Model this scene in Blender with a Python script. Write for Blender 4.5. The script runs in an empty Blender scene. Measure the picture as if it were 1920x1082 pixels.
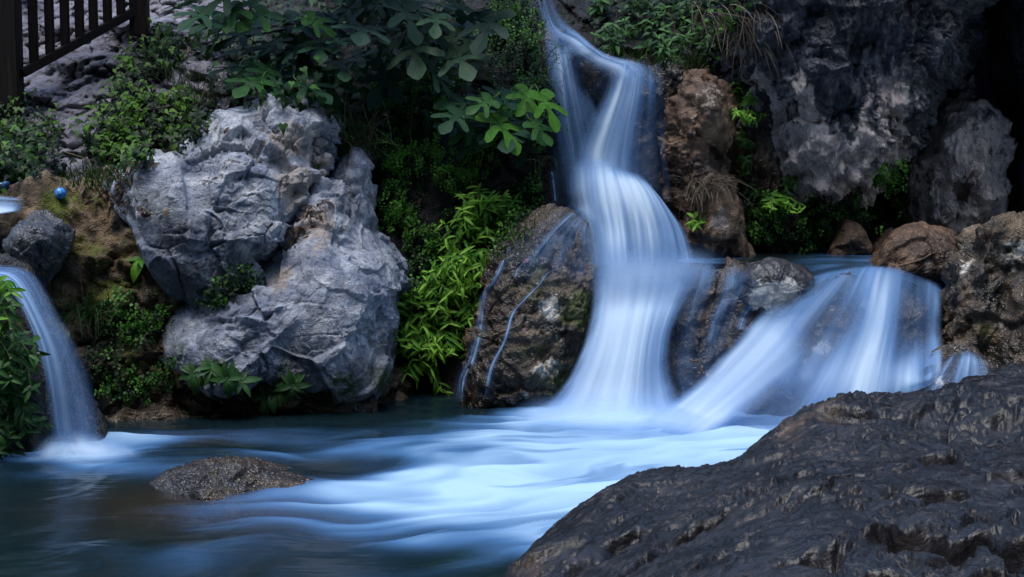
import bpy, bmesh, math, random
import numpy as np
from mathutils import Vector
from mathutils.bvhtree import BVHTree

S = bpy.context.scene
COL = S.collection
R = math.radians
# ------------------------------------------------------------------ camera, sky, sun, exposure
CAMH, PITCH, FPX = 1.04, R(5.0), 2667.0
cam_d = bpy.data.cameras.new('camera'); cam = bpy.data.objects.new('camera', cam_d); COL.objects.link(cam)
cam.location = (0, 0, CAMH); cam.rotation_euler = (R(90) - PITCH, 0, 0)
cam_d.sensor_width = 36.0; cam_d.lens = FPX / 1920 * 36.0; cam_d.clip_end = 500; cam_d.clip_start = 0.05
S.camera = cam

SUN_EL, SUN_AZ = R(74), R(225)        # azimuth clockwise from +Y (north): behind the camera, a little to the left
w = bpy.data.worlds.new('World'); S.world = w; w.use_nodes = True
wn = w.node_tree; bg = wn.nodes['Background']
sky = wn.nodes.new('ShaderNodeTexSky'); sky.sky_type = 'NISHITA'; sky.sun_disc = False
sky.sun_elevation = SUN_EL; sky.sun_rotation = SUN_AZ; sky.air_density = 1.3; sky.dust_density = 0.4; sky.ozone_density = 1.6
wn.links.new(sky.outputs[0], bg.inputs[0]); bg.inputs[1].default_value = 0.14
sun_d = bpy.data.lights.new('sun', 'SUN'); sun_d.energy = 1.1; sun_d.angle = R(32); sun_d.color = (1.0, 0.96, 0.91)
sun = bpy.data.objects.new('sun', sun_d); COL.objects.link(sun)
sdir = Vector((math.sin(SUN_AZ) * math.cos(SUN_EL), math.cos(SUN_AZ) * math.cos(SUN_EL), math.sin(SUN_EL)))
sun.rotation_euler = sdir.to_track_quat('Z', 'Y').to_euler(); sun.location = sdir * 20
S.view_settings.view_transform = 'Standard'; S.view_settings.look = 'None'; S.view_settings.gamma = 1
S.view_settings.exposure = 1.45
S.render.engine = 'CYCLES'
S.cycles.transparent_max_bounces = 24; S.cycles.max_bounces = 6

# ------------------------------------------------------------------ numpy noise
def h32(ix, iy, iz, seed):
    h = (ix.astype(np.int64) * 374761393 + iy.astype(np.int64) * 668265263 + iz.astype(np.int64) * 2147483647 % 4294967291 + seed * 974711) & 0xFFFFFFFF
    h = ((h ^ (h >> 13)) * 1274126177) & 0xFFFFFFFF
    h = ((h ^ (h >> 16)) * 2246822519) & 0xFFFFFFFF
    h = ((h ^ (h >> 13)) * 3266489917) & 0xFFFFFFFF
    return h ^ (h >> 16)
def h01(ix, iy, iz, seed): return h32(ix, iy, iz, seed) / 4294967295.0
_g = np.random.RandomState(5).normal(size=(256, 3)); _g /= np.linalg.norm(_g, axis=1)[:, None]
def perlin(p, seed=0):
    p = np.asarray(p, float); i = np.floor(p).astype(np.int64); f = p - i
    u = f * f * f * (f * (f * 6 - 15) + 10); out = np.zeros(len(p))
    for a in (0, 1):
        for b in (0, 1):
            for c in (0, 1):
                g = _g[h32(i[:, 0] + a, i[:, 1] + b, i[:, 2] + c, seed) & 255]
                d = g[:, 0] * (f[:, 0] - a) + g[:, 1] * (f[:, 1] - b) + g[:, 2] * (f[:, 2] - c)
                out += d * np.where(a, u[:, 0], 1 - u[:, 0]) * np.where(b, u[:, 1], 1 - u[:, 1]) * np.where(c, u[:, 2], 1 - u[:, 2])
    return out * 1.5
def fbm(p, octv=4, seed=0, gain=0.5):
    out = 0; a = 1.0; p = np.asarray(p, float)
    for o in range(octv):
        out = out + a * perlin(p * (2.03 ** o) + o * 7.3, seed + o); a *= gain
    return out
def ridged(p, octv=4, seed=0, gain=0.5):
    out = 0; a = 1.0
    for o in range(octv):
        out = out + a * (1 - 2 * np.abs(perlin(p * (2.1 ** o) + o * 3.1, seed + o))); a *= gain
    return out * 0.5
def worley(p, seed=0):
    p = np.asarray(p, float); i = np.floor(p).astype(np.int64)
    f1 = np.full(len(p), 9.0); f2 = np.full(len(p), 9.0); bp = np.zeros_like(p); bid = np.zeros(len(p), np.int64)
    for a in (-1, 0, 1):
        for b in (-1, 0, 1):
            for c in (-1, 0, 1):
                x, y, z = i[:, 0] + a, i[:, 1] + b, i[:, 2] + c
                h = h32(x, y, z, seed)
                q = np.stack([x + (h & 1023) / 1023., y + ((h >> 10) & 1023) / 1023., z + ((h >> 20) & 1023) / 1023.], 1)
                d = np.sqrt(((p - q) ** 2).sum(1))
                m = d < f1
                f2 = np.where(m, f1, np.minimum(f2, d)); f1 = np.where(m, d, f1)
                bp[m] = q[m]; bid[m] = h[m]
    return f1, f2, bp, bid
def facets(p, seed=0):                     # chipped planes, one random plane per cell
    f1, f2, bp, bid = worley(p, seed)
    g = _g[(bid >> 7) & 255]
    v = ((p - bp) * g).sum(1) + ((bid >> 3) & 63) / 63. * .35 - .17
    return v * np.clip((f2 - f1) / .03, .0, 1)
def sstep(a, b, x):
    t = np.clip((x - a) / (b - a), 0, 1); return t * t * (3 - 2 * t)

# ------------------------------------------------------------------ geometry helpers
_c, _s = math.cos(PITCH), math.sin(PITCH)
def P(px, py, Y):                          # a point seen at photo pixel (px, py), Y metres ahead of the camera
    px, py, Y = np.broadcast_arrays(np.asarray(px, float), np.asarray(py, float), np.asarray(Y, float))
    dy = py - 541.0; k = Y / (FPX * _c - dy * _s)
    return np.stack([(px - 960) * k, Y, CAMH + (-FPX * _s - dy * _c) * k], -1)
def ray(px, py):
    dy = py - 541.0; v = Vector((px - 960, FPX * _c - dy * _s, -FPX * _s - dy * _c)); return v.normalized()
def PW(px, py, z=0.0):                     # where the ray of that pixel meets the level z
    dy = np.asarray(py, float) - 541.0; k = (z - CAMH) / (-FPX * _s - dy * _c)
    return np.stack([(np.asarray(px, float) - 960) * k, (FPX * _c - dy * _s) * k], -1)
def spline(pts, n):
    pts = np.asarray(pts, float); k = len(pts)
    if k == 2: t = np.linspace(0, 1, n)[:, None]; return pts[0] * (1 - t) + pts[1] * t
    e = np.vstack([2 * pts[0] - pts[1], pts, 2 * pts[-1] - pts[-2]])
    t = np.linspace(0, k - 1 - 1e-9, n); i = t.astype(int); f = (t - i)[:, None]
    a, b, c, d = e[i], e[i + 1], e[i + 2], e[i + 3]
    return .5 * (2 * b + (c - a) * f + (2 * a - 5 * b + 4 * c - d) * f * f + (3 * b - a - 3 * c + d) * f ** 3)
def smooth_poly(poly, n=160):
    p = np.asarray(poly, float); k = len(p); e = np.vstack([p[-1:], p, p[:2]])
    t = np.linspace(0, k, n, endpoint=False); i = t.astype(int); f = (t - i)[:, None]
    a, b, c, d = e[i], e[i + 1], e[i + 2], e[i + 3]
    return .5 * (2 * b + (c - a) * f + (2 * a - 5 * b + 4 * c - d) * f * f + (3 * b - a - 3 * c + d) * f ** 3)
def inside(poly, x, y):
    r = np.zeros(len(x), bool); n = len(poly)
    for i in range(n):
        x1, y1 = poly[i]; x2, y2 = poly[(i + 1) % n]
        c = (y1 > y) != (y2 > y)
        with np.errstate(divide='ignore', invalid='ignore'):
            r ^= c & (x < (x2 - x1) * (y - y1) / (y2 - y1 + 1e-12) + x1)
    return r
def grid_faces(nu, nv):
    i = np.arange(nu * nv).reshape(nu, nv)
    return np.stack([i[:-1, :-1], i[1:, :-1], i[1:, 1:], i[:-1, 1:]], -1).reshape(-1, 4)
def vnormals(v, f):
    n = np.zeros_like(v); fn = np.cross(v[f[:, 1]] - v[f[:, 0]], v[f[:, 2]] - v[f[:, 0]])
    for k in range(f.shape[1]): np.add.at(n, f[:, k], fn)
    return n / (np.linalg.norm(n, axis=1)[:, None] + 1e-12)
SOLID = []
def mesh_obj(name, v, f, mat, parent=None, attrs=None, smooth=True, solid=False, origin=None, uv=None):
    v = np.asarray(v, float)
    if origin is None: origin = np.array([v[:, 0].mean(), v[:, 1].mean(), v[:, 2].min()])
    if parent is not None: origin = np.array(parent['_o'])
    me = bpy.data.meshes.new(name)
    flat = np.asarray(f).tolist() if not isinstance(f, list) else f
    me.from_pydata((v - origin).tolist(), [], flat)
    if smooth: me.polygons.foreach_set('use_smooth', np.ones(len(me.polygons), bool))
    for k, a in (attrs or {}).items():
        at = me.attributes.new(k, 'FLOAT', 'POINT'); at.data.foreach_set('value', np.asarray(a, np.float32))
    me.materials.append(mat); me.update()
    o = bpy.data.objects.new(name, me); COL.objects.link(o)
    if parent is None: o.location = origin
    else: o.parent = parent
    if solid: SOLID.append((v, flat))
    return o
def tag(o, label=None, cat=None, group=None, kind=None):
    if label: o['label'] = label
    if cat: o['category'] = cat
    if group: o['group'] = group
    if kind: o['kind'] = kind
    return o
def thing(name, label, cat, loc, group=None, kind=None):
    o = bpy.data.objects.new(name, None); o.empty_display_size = .05; COL.objects.link(o); o.location = loc; o['_o'] = [float(q) for q in loc]
    return tag(o, label, cat, group, kind)

# ------------------------------------------------------------------ materials
class NT:
    def __init__(s, name):
        s.m = bpy.data.materials.new(name); s.m.use_nodes = True; s.t = s.m.node_tree
        s.b = s.t.nodes['Principled BSDF']; s.out = s.t.nodes['Material Output']
    def n(s, typ, ins=None, **props):
        nd = s.t.nodes.new(typ)
        for k, v in props.items(): setattr(nd, k, v)
        for k, v in (ins or {}).items(): s.set(nd, k, v)
        return nd
    def set(s, nd, k, v):
        sk = nd.inputs[k]
        if isinstance(v, bpy.types.NodeSocket): s.t.links.new(v, sk)
        elif isinstance(v, tuple) and len(v) == 3 and sk.type == 'RGBA': sk.default_value = (*v, 1)
        else: sk.default_value = v
    def attr(s, name): return s.n('ShaderNodeAttribute', attribute_name=name).outputs['Fac']
    def math(s, op, a, b=0.0, clamp=False):
        return s.n('ShaderNodeMath', {0: a, 1: b}, operation=op, use_clamp=clamp).outputs[0]
    def mix(s, f, a, b, blend='MIX'):
        return s.n('ShaderNodeMix', {0: f, 6: a, 7: b}, data_type='RGBA', blend_type=blend).outputs[2]
    def noise(s, vec, scale, detail=6, rough=.6, dist=0.0):
        return s.n('ShaderNodeTexNoise', {'Vector': vec, 'Scale': scale, 'Detail': detail, 'Roughness': rough, 'Distortion': dist}).outputs['Fac']
    def ramp(s, f, stops):
        r = s.n('ShaderNodeValToRGB', {0: f}); e = r.color_ramp.elements
        while len(e) < len(stops): e.new(.5)
        for i, (p, c) in enumerate(stops): e[i].position = p; e[i].color = (*c, 1) if len(c) == 3 else c
        return r.outputs[0]
    def frange(s, f, a, b, c=0., d=1.):
        return s.n('ShaderNodeMapRange', {0: f, 1: a, 2: b, 3: c, 4: d}).outputs[0]

def rock_mat(name, stops, alt=(.1, .1, .1), scale=3.0, rough=(.55, .9), bump=1.0, crack=.5, moss=(.03, .05, .008), spec=.4, fine=(.55, 1.35), stretch=None, wetdark=.5, chip=26, stain=None, vein=None, altn=1.9):
    t = NT(name); co = t.n('ShaderNodeTexCoord').outputs['Object']
    if stretch: co = t.n('ShaderNodeMapping', {0: co, 3: stretch}).outputs[0]
    cc = lambda f: t.n('ShaderNodeCombineColor', {0: f, 1: f, 2: f}).outputs[0]
    n1 = t.frange(t.noise(co, scale, 10, .7, .8), .32, .68)
    c = t.ramp(n1, stops)
    n2 = t.noise(co, scale * 9, 8, .72)
    sp = t.frange(n2, .34, .66, *fine)
    c = t.mix(1.0, c, cc(sp), 'MULTIPLY')
    if stain:                                   # mineral staining in irregular patches
        c = t.mix(t.frange(t.noise(co, scale * .8, 9, .72, 1.2), .5, .62, 0, .8), c, stain)
    if vein:                                    # thin pale mineral veins along flake edges
        va = t.math('ABSOLUTE', t.math('SUBTRACT', t.noise(co, 9, 4, .55, 1.5), .5)); vb = t.math('MULTIPLY', t.frange(va, .0, .022, 1., 0.), t.frange(t.noise(co, 4, 4), .45, .6))
        c = t.mix(t.math('MULTIPLY', vb, .75), c, vein)
    ta = t.math('ADD', t.attr('tone'), t.math('MULTIPLY', t.math('SUBTRACT', t.noise(co, scale * 3.1, 9, .72), .5), altn))
    ta = t.frange(ta, .38, .58)
    c = t.mix(ta, c, t.mix(.6, alt, t.mix(1.0, alt, cc(sp), 'MULTIPLY')))
    warp = t.n('ShaderNodeVectorMath', {0: co, 1: t.n('ShaderNodeTexNoise', {'Vector': co, 'Scale': 7.0, 'Detail': 5.0}).outputs['Color']}, operation='ADD').outputs[0]
    ve = t.n('ShaderNodeTexVoronoi', {'Vector': warp, 'Scale': 3.5}, feature='DISTANCE_TO_EDGE').outputs['Distance']
    ck = t.frange(ve, .0, .02, crack * .8, 0.)
    ve2 = t.n('ShaderNodeTexVoronoi', {'Vector': warp, 'Scale': 13.0}, feature='DISTANCE_TO_EDGE').outputs['Distance']
    ck2 = t.math('MULTIPLY', t.frange(ve2, .0, .05, crack * .7, 0.), t.frange(n1, .35, .6))
    pit = t.frange(t.noise(co, 26, 6, .65), .30, .42, crack, 0.)
    c = t.mix(t.math('MAXIMUM', t.math('MAXIMUM', ck, ck2), pit), c, (.014, .013, .014))
    ma = t.math('ADD', t.attr('moss'), t.math('MULTIPLY', t.math('SUBTRACT', t.noise(co, 14, 7, .75), .5), 1.8))
    ma = t.frange(ma, .4, .7)
    c = t.mix(ma, c, t.mix(t.noise(co, 60, 3), tuple(.2 * q for q in moss), tuple(2.1 * q for q in moss)))
    wet = t.attr('wet')
    c = t.mix(t.math('MULTIPLY', wet, wetdark), c, (.01, .009, .009))
    t.set(t.b, 'Base Color', c)
    rg = t.frange(t.noise(co, 12, 6), .35, .65, rough[0], rough[1])
    rg = t.math('MULTIPLY', rg, t.frange(wet, 0, 1, 1., .45))
    t.set(t.b, 'Roughness', rg); t.set(t.b, 'Specular IOR Level', spec)
    v1 = t.n('ShaderNodeTexVoronoi', {'Vector': warp, 'Scale': float(chip)}, feature='F1').outputs['Distance']
    hgt = t.math('ADD', t.math('MULTIPLY', t.noise(co, 45, 4, .5), .16), t.math('ADD', t.math('MULTIPLY', t.noise(co, 13, 5, .55), 1.2), t.math('MULTIPLY', v1, .5)))
    bp = t.n('ShaderNodeBump', {'Strength': min(1., .6 * bump), 'Distance': .013 * bump, 'Height': hgt}).outputs[0]
    t.set(t.b, 'Normal', bp)
    return t.m

M = {}
M['blue_limestone'] = rock_mat('blue_limestone', [(0., (.055, .065, .10)), (.3, (.17, .19, .25)), (.62, (.37, .385, .43)), (1., (.60, .575, .55))], alt=(.34, .285, .25), scale=2.6, bump=.9, crack=.8, wetdark=.85, stain=(.085, .10, .15))
M['dark_wet'] = rock_mat('dark_wet_rock', [(0., (.0025, .0024, .0034)), (.5, (.0115, .0108, .0135)), (1., (.046, .042, .049))], alt=(.095, .062, .042), scale=3.5, rough=(.36, .55), bump=.55, crack=.85, spec=.24, vein=(.12, .095, .08), chip=20, altn=.9, moss=(.028, .034, .008))
M['chalk'] = rock_mat('chalk_stained_rock', [(0., (.010, .011, .014)), (.5, (.035, .032, .036)), (1., (.10, .09, .09))], alt=(.62, .58, .53), scale=3.5, rough=(.3, .5), bump=.8, crack=.5, spec=.5)
M['brown_wet'] = rock_mat('brown_wet_rock', [(0., (.008, .006, .005)), (.4, (.04, .025, .012)), (.7, (.13, .083, .042)), (1., (.36, .27, .17))], alt=(.66, .60, .52), scale=3.4, rough=(.3, .6), bump=1.2, crack=.8, spec=.55, moss=(.05, .055, .006), stain=(.022, .018, .016))
M['tan_rock'] = rock_mat('tan_rock', [(0., (.02, .014, .011)), (.4, (.10, .056, .032)), (.7, (.27, .16, .095)), (1., (.48, .34, .25))], alt=(.48, .39, .33), scale=3.0, rough=(.4, .7), bump=1.1, crack=.8, moss=(.045, .05, .008), stain=(.05, .036, .028))
M['earth'] = rock_mat('brown_earth', [(0., (.018, .012, .008)), (.4, (.085, .055, .03)), (.7, (.2, .13, .07)), (1., (.36, .25, .15))], alt=(.010, .009, .009), scale=3.4, rough=(.6, .9), bump=1.3, crack=.5, moss=(.075, .085, .006))
M['bank'] = rock_mat('shade_dark_bank', [(0., (.002, .002, .002)), (.5, (.007, .0065, .006)), (1., (.022, .020, .022))], alt=(.11, .10, .11), scale=3.0, rough=(.6, .95), bump=1.4, crack=.5, moss=(.010, .020, .004))  # near-black base colour carries the shade of the overhang below the figs
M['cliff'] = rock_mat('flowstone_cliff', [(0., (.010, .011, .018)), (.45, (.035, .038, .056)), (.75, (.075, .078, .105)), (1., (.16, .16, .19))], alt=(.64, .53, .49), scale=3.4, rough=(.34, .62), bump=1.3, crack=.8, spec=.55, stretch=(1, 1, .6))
M['masonry'] = rock_mat('grey_rubble', [(0., (.06, .057, .07)), (.5, (.17, .157, .185)), (1., (.34, .315, .325))], alt=(.10, .085, .08), scale=3.0, rough=(.7, .95), bump=1.1, crack=.6)

def leaf_mat(name, dark, mid, bright, rough=.5, trans=.25, spec=.22):
    t = NT(name)
    c = t.ramp(t.attr('tint'), [(0., dark), (.55, mid), (1., bright)])
    co = t.n('ShaderNodeTexCoord').outputs['Object']
    c = t.mix(t.frange(t.noise(co, 45, 4), .35, .7, 0., .45), c, dark)
    t.set(t.b, 'Base Color', c); t.set(t.b, 'Roughness', rough); t.set(t.b, 'Specular IOR Level', spec)
    tr = t.n('ShaderNodeBsdfTranslucent', {'Color': c})
    mx = t.n('ShaderNodeMixShader', {0: trans, 1: t.b.outputs[0], 2: tr.outputs[0]})
    t.t.links.new(mx.outputs[0], t.out.inputs[0])
    return t.m
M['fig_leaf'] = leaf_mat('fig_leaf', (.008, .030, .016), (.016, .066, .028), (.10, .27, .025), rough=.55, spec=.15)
M['fig_shaded'] = leaf_mat('fig_leaf_shaded', (.010, .030, .021), (.021, .054, .036), (.045, .105, .05), rough=.55)  # darker copy of the fig leaf, shade put into its colour
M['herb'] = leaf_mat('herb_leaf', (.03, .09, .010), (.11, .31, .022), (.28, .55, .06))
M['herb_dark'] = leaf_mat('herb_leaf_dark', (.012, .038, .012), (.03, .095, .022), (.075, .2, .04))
M['ivy'] = leaf_mat('ivy_leaf', (.003, .010, .003), (.012, .034, .006), (.10, .23, .014))
M['fern'] = leaf_mat('fern_leaf', (.005, .018, .006), (.018, .062, .012), (.09, .26, .02))
M['grass'] = leaf_mat('grass_blade', (.014, .032, .008), (.045, .10, .02), (.13, .22, .05), rough=.5)
M['straw'] = leaf_mat('dry_straw', (.045, .033, .022), (.13, .10, .07), (.3, .25, .19), rough=.7)
M['dead'] = leaf_mat('dead_leaf', (.035, .02, .012), (.11, .065, .04), (.26, .2, .15), rough=.65, trans=.1)
M['stem'] = leaf_mat('green_stem', (.03, .06, .012), (.07, .14, .025), (.16, .25, .06), trans=0.)
M['bark'] = rock_mat('grey_bark', [(.2, (.03, .027, .026)), (.8, (.09, .083, .08))], scale=8, stretch=(1, 1, .2), crack=.3)

def simple(name, col, rough=.5, spec=.5, noise=0., nscale=20.):
    t = NT(name)
    if noise:
        co = t.n('ShaderNodeTexCoord').outputs['Object']
        c = t.mix(t.frange(t.noise(co, nscale, 6), .3, .7, 0, noise), col, tuple(q * .25 for q in col)); t.set(t.b, 'Base Color', c)
    else: t.set(t.b, 'Base Color', col)
    t.set(t.b, 'Roughness', rough); t.set(t.b, 'Specular IOR Level', spec); return t.m
def wood_mat():
    t = NT('stained_wood'); co = t.n('ShaderNodeTexCoord').outputs['Object']
    g = t.noise(t.n('ShaderNodeMapping', {0: co, 3: (30., 30., 2.5)}).outputs[0], 2.0, 8, .7)
    c = t.ramp(g, [(.3, (.003, .002, .002)), (.55, (.012, .007, .005)), (.8, (.04, .022, .016))])
    t.set(t.b, 'Base Color', c); t.set(t.b, 'Roughness', .75); t.set(t.b, 'Specular IOR Level', .2)
    t.set(t.b, 'Normal', t.n('ShaderNodeBump', {'Strength': .5, 'Distance': .004, 'Height': g}).outputs[0]); return t.m
M['wood'] = wood_mat()

THIN, THICK = (.08, .18, .38), (.70, .85, .98)
def fall_mat():
    t = NT('silky_water'); a = t.attr('alpha')
    c = t.ramp(t.attr('thick'), [(0., THIN), (.5, (.26, .46, .78)), (1., THICK)])
    t.set(t.b, 'Base Color', c); t.set(t.b, 'Roughness', .55); t.set(t.b, 'Specular IOR Level', .3)
    tl = t.n('ShaderNodeBsdfTranslucent', {'Color': c})
    f = t.n('ShaderNodeMixShader', {0: .35, 1: t.b.outputs[0], 2: tl.outputs[0]})
    mx = t.n('ShaderNodeMixShader', {0: a, 1: t.n('ShaderNodeBsdfTransparent').outputs[0], 2: f.outputs[0]})
    t.t.links.new(mx.outputs[0], t.out.inputs[0]); return t.m
M['fall'] = fall_mat()
def pool_mat():
    t = NT('pool_water'); f = t.attr('foam'); d = t.attr('depth')
    co = t.n('ShaderNodeTexCoord').outputs['Object']
    t.set(t.b, 'Base Color', t.mix(d, (.045, .032, .02), (.006, .016, .02))); t.set(t.b, 'Roughness', .16); t.set(t.b, 'IOR', 1.33); t.set(t.b, 'Specular IOR Level', .5)
    bp = t.n('ShaderNodeBump', {'Strength': .35, 'Distance': .02, 'Height': t.noise(t.n('ShaderNodeMapping', {0: co, 3: (1.0, 3.0, 1.)}).outputs[0], 3.0, 3, .5)}).outputs[0]
    t.set(t.b, 'Normal', bp)
    body = t.n('ShaderNodeMixShader', {0: t.frange(d, 0, 1, .55, .97), 1: t.n('ShaderNodeBsdfTransparent').outputs[0], 2: t.b.outputs[0]})
    c = t.ramp(f, [(0., (.05, .15, .34)), (.45, (.12, .30, .60)), (1., (.44, .63, .78))])
    fo = t.n('ShaderNodeBsdfPrincipled', {'Base Color': c, 'Roughness': .6, 'Specular IOR Level': .25})
    mx = t.n('ShaderNodeMixShader', {0: f, 1: body.outputs[0], 2: fo.outputs[0]})
    t.t.links.new(mx.outputs[0], t.out.inputs[0]); return t.m
M['pool'] = pool_mat()

# ------------------------------------------------------------------ builders: rocks, height fields
_ico = {}
def ico(n):
    if n not in _ico:
        bm = bmesh.new(); bmesh.ops.create_icosphere(bm, subdivisions=n, radius=1)
        _ico[n] = (np.array([q.co[:] for q in bm.verts]), np.array([[x.index for x in q.verts] for q in bm.faces])); bm.free()
    return _ico[n]
def rock(name, label, cat, poly, D, T, mat, sub=7, Tb=None, tilt=(0., 0.), bumps=(), n=2.5, c=None, fac=((4, .035), (12, .012), (34, .005)),
         nz=((2.2, .03), (8, .012)), rdg=(), seed=0, attrs=None, group=None, kind=None, fluted=None, parent=None, grooves=()):
    u, f = ico(sub); op = smooth_poly(poly, 240)
    c = np.array(c if c else op.mean(0)); C0 = P(c[0], c[1], D)
    W = P(op[:, 0], op[:, 1], D) - C0; ang = np.arctan2(W[:, 2], W[:, 0]); rad = np.hypot(W[:, 0], W[:, 2])
    o = np.argsort(ang); ang, rad = ang[o], rad[o]
    ph = np.arctan2(u[:, 2], u[:, 0]); rr = np.interp(ph, np.r_[ang - 2 * np.pi, ang, ang + 2 * np.pi], np.r_[rad, rad, rad])
    rho = np.clip(np.hypot(u[:, 0], u[:, 2]), 0, 1); yy = u[:, 1]
    k = (np.abs(yy) ** n + rho ** n) ** (1 / n); rho2, y2 = rho / k, yy / k
    v = np.zeros_like(u); v[:, 0] = np.cos(ph) * rr * rho2; v[:, 2] = np.sin(ph) * rr * rho2
    v[:, 1] = np.where(y2 < 0, y2 * T, y2 * (Tb or T)) + tilt[0] * v[:, 0] + tilt[1] * v[:, 2]
    v += C0
    for bx, by, br, am in bumps:
        q = P(bx, by, D); r2 = ((v[:, 0] - q[0]) ** 2 + (v[:, 2] - q[2]) ** 2) / (br / FPX * D) ** 2
        v[:, 1] -= am * np.exp(-r2) * (yy < .3)
    for line, gw, gd in grooves:                       # clefts and ridges along a line
        L = spline(P(*np.array([(x, y, D) for x, y in line]).T), 40)
        d2 = np.min((v[:, None, 0] - L[None, :, 0]) ** 2 + (v[:, None, 2] - L[None, :, 2]) ** 2, 1) / (gw / FPX * D) ** 2
        v[:, 1] += gd * np.exp(-d2) * (yy < .3)
    nm = vnormals(v, f); q = v + seed * 11.3; d = np.zeros(len(v))
    wv = np.stack([fbm(q * 3, 3, seed + 50), fbm(q * 3, 3, seed + 51), fbm(q * 3, 3, seed + 52)], 1) * .03
    for sc, am in nz: d += am * fbm(q * sc, 5, seed + 1)
    for sc, am in rdg: d += am * ridged(q * sc, 4, seed + 2)
    fm_ = .35 + 1.1 * sstep(-.35, .35, fbm(q * 2.6, 3, seed + 77))
    for sc, am in fac: d += am * facets((q + wv) * sc, seed + 3) * (fm_ if sc > 6 else 1)
    if fluted:
        sc, am = fluted; d += am * fbm(q * np.array([sc, sc, sc * .22]), 4, seed + 9)
    v = v + nm * d[:, None]
    A = {'moss': np.zeros(len(v)), 'wet': np.zeros(len(v)), 'tone': np.zeros(len(v))}
    if attrs: A.update({kk: np.clip(fn(v, nm), 0, 1) for kk, fn in attrs.items()})
    o = mesh_obj(name, v, f, mat, attrs=A, solid=True, parent=parent)
    return tag(o, label, cat, group, kind)
def pxz(v):                                 # photo pixel row / column of world points (for placing stains)
    y = v[:, 1]; z = v[:, 2] - CAMH; dp = y * _c - z * _s; return 960 + v[:, 0] / dp * FPX, 541 - (y * _s + z * _c) / dp * FPX
def near(pts):                              # soft patch mask round photo positions (px, py, radius, value)
    def fn(v, nm):
        x, y = pxz(v); m = np.zeros(len(v))
        for a, b, r, k in pts: m = np.maximum(m, k * np.exp(-((x - a) ** 2 + (y - b) ** 2) / r ** 2))
        return m
    return fn
def rbf(pts, vals, lam=1e-3):
    pts = np.asarray(pts, float); vals = np.asarray(vals, float)
    def ph(a, b):
        r = np.sqrt(((a[:, None] - b[None]) ** 2).sum(-1)); return r ** 2 * np.log(r + 1e-6)
    n = len(pts); A = np.zeros((n + 3, n + 3)); A[:n, :n] = ph(pts, pts) + lam * np.eye(n); A[:n, n] = 1; A[:n, n + 1:] = pts; A[n:, :n] = A[:n, n:].T
    sol = np.linalg.solve(A, np.r_[vals, 0, 0, 0])
    def ev(q):
        out = np.empty(len(q))
        for i in range(0, len(q), 20000):
            s = q[i:i + 20000]; out[i:i + 20000] = ph(s, pts) @ sol[:n] + sol[n] + s @ sol[n + 1:]
        return out
    return ev

# ------------------------------------------------------------------ SETTING: bank behind everything, stream bed
bank_cp = [(-500, 760, 5.5), (-150, 760, 5.6), (200, 760, 6.2), (500, 760, 6.4), (740, 745, 6.5), (860, 745, 6.42), (1000, 745, 6.5), (1200, 745, 6.7), (1400, 745, 6.9), (1700, 745, 6.9), (2100, 745, 6.5), (2500, 745, 6),
           (-500, 480, 6.0), (0, 420, 6.1), (300, 480, 6.4), (700, 480, 6.6), (850, 480, 6.6), (1000, 480, 6.8), (1100, 480, 6.9), (1250, 480, 7.0), (1400, 478, 7.25), (1600, 478, 7.3), (1800, 470, 7.6), (2000, 470, 7.3), (2500, 470, 6.4),
           (-500, 340, 6.4), (20, 340, 6.25), (220, 335, 6.45), (420, 300, 6.7), (700, 300, 6.75), (850, 300, 6.8), (1000, 300, 6.98), (1150, 300, 7.05), (1250, 300, 7.1), (1400, 300, 7.4), (1600, 300, 7.7), (1850, 300, 8.4), (2100, 300, 8.0), (2500, 300, 6.8),
           (-500, 130, 7.2), (100, 130, 7.35), (320, 130, 7.1), (500, 130, 7.1), (700, 130, 7.0), (900, 130, 7.05), (1050, 130, 7.2), (1150, 130, 7.2), (1300, 110, 7.35), (1400, 130, 7.6), (1600, 130, 7.8), (1850, 130, 8.7), (2100, 130, 8.3), (2500, 130, 7),
           (-500, 0, 8), (100, 0, 8.1), (300, 20, 7.7), (500, 0, 7.5), (800, 0, 7.3), (1040, 10, 7.5), (1200, 20, 7.7), (1320, 0, 7.8), (1600, 0, 8.0), (1850, 0, 8.8), (2100, 0, 8.5), (2500, 0, 7.3),
           (-500, -500, 10), (300, -500, 9.8), (800, -500, 9.2), (1300, -500, 9.6), (1850, -500, 9.8), (2500, -500, 9)]
bp_ = np.array([P(*q) for q in bank_cp])
bank_y = rbf(bp_[:, [0, 2]], bp_[:, 1])
gx = np.concatenate([np.linspace(-5, -2.9, 25), np.linspace(-2.85, 3.0, 420), np.linspace(3.05, 5, 25)])
gz = np.concatenate([np.linspace(-.5, -.05, 8), np.linspace(-.03, 2.1, 170), np.linspace(2.15, 4.5, 30)])
X, Z = np.meshgrid(gx, gz, indexing='ij'); q = np.stack([X.ravel(), Z.ravel()], 1)
Y = bank_y(q); v = np.stack([q[:, 0], Y, q[:, 1]], 1)
v[:, 1] += -.09 * fbm(v * 2.2, 5, 3) - .04 * facets(v * 6, 4) - .02 * ridged(v * 9, 4, 5) - .008 * facets(v * 22, 6)
v[:, 2] += .03 * fbm(v * 4, 3, 8)
xx, yy = pxz(v)
tone = .45 * sstep(1500, 1350, xx) * 0 + near([(1870, 330, 60, .5), (1740, 440, 70, .4), (1860, 180, 40, .45), (1420, 440, 50, .3)])(v, None)
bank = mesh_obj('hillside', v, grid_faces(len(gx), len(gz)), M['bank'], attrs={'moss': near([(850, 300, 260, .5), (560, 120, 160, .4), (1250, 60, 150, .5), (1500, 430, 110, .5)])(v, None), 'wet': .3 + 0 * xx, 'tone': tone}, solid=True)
tag(bank, kind='structure')
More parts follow.
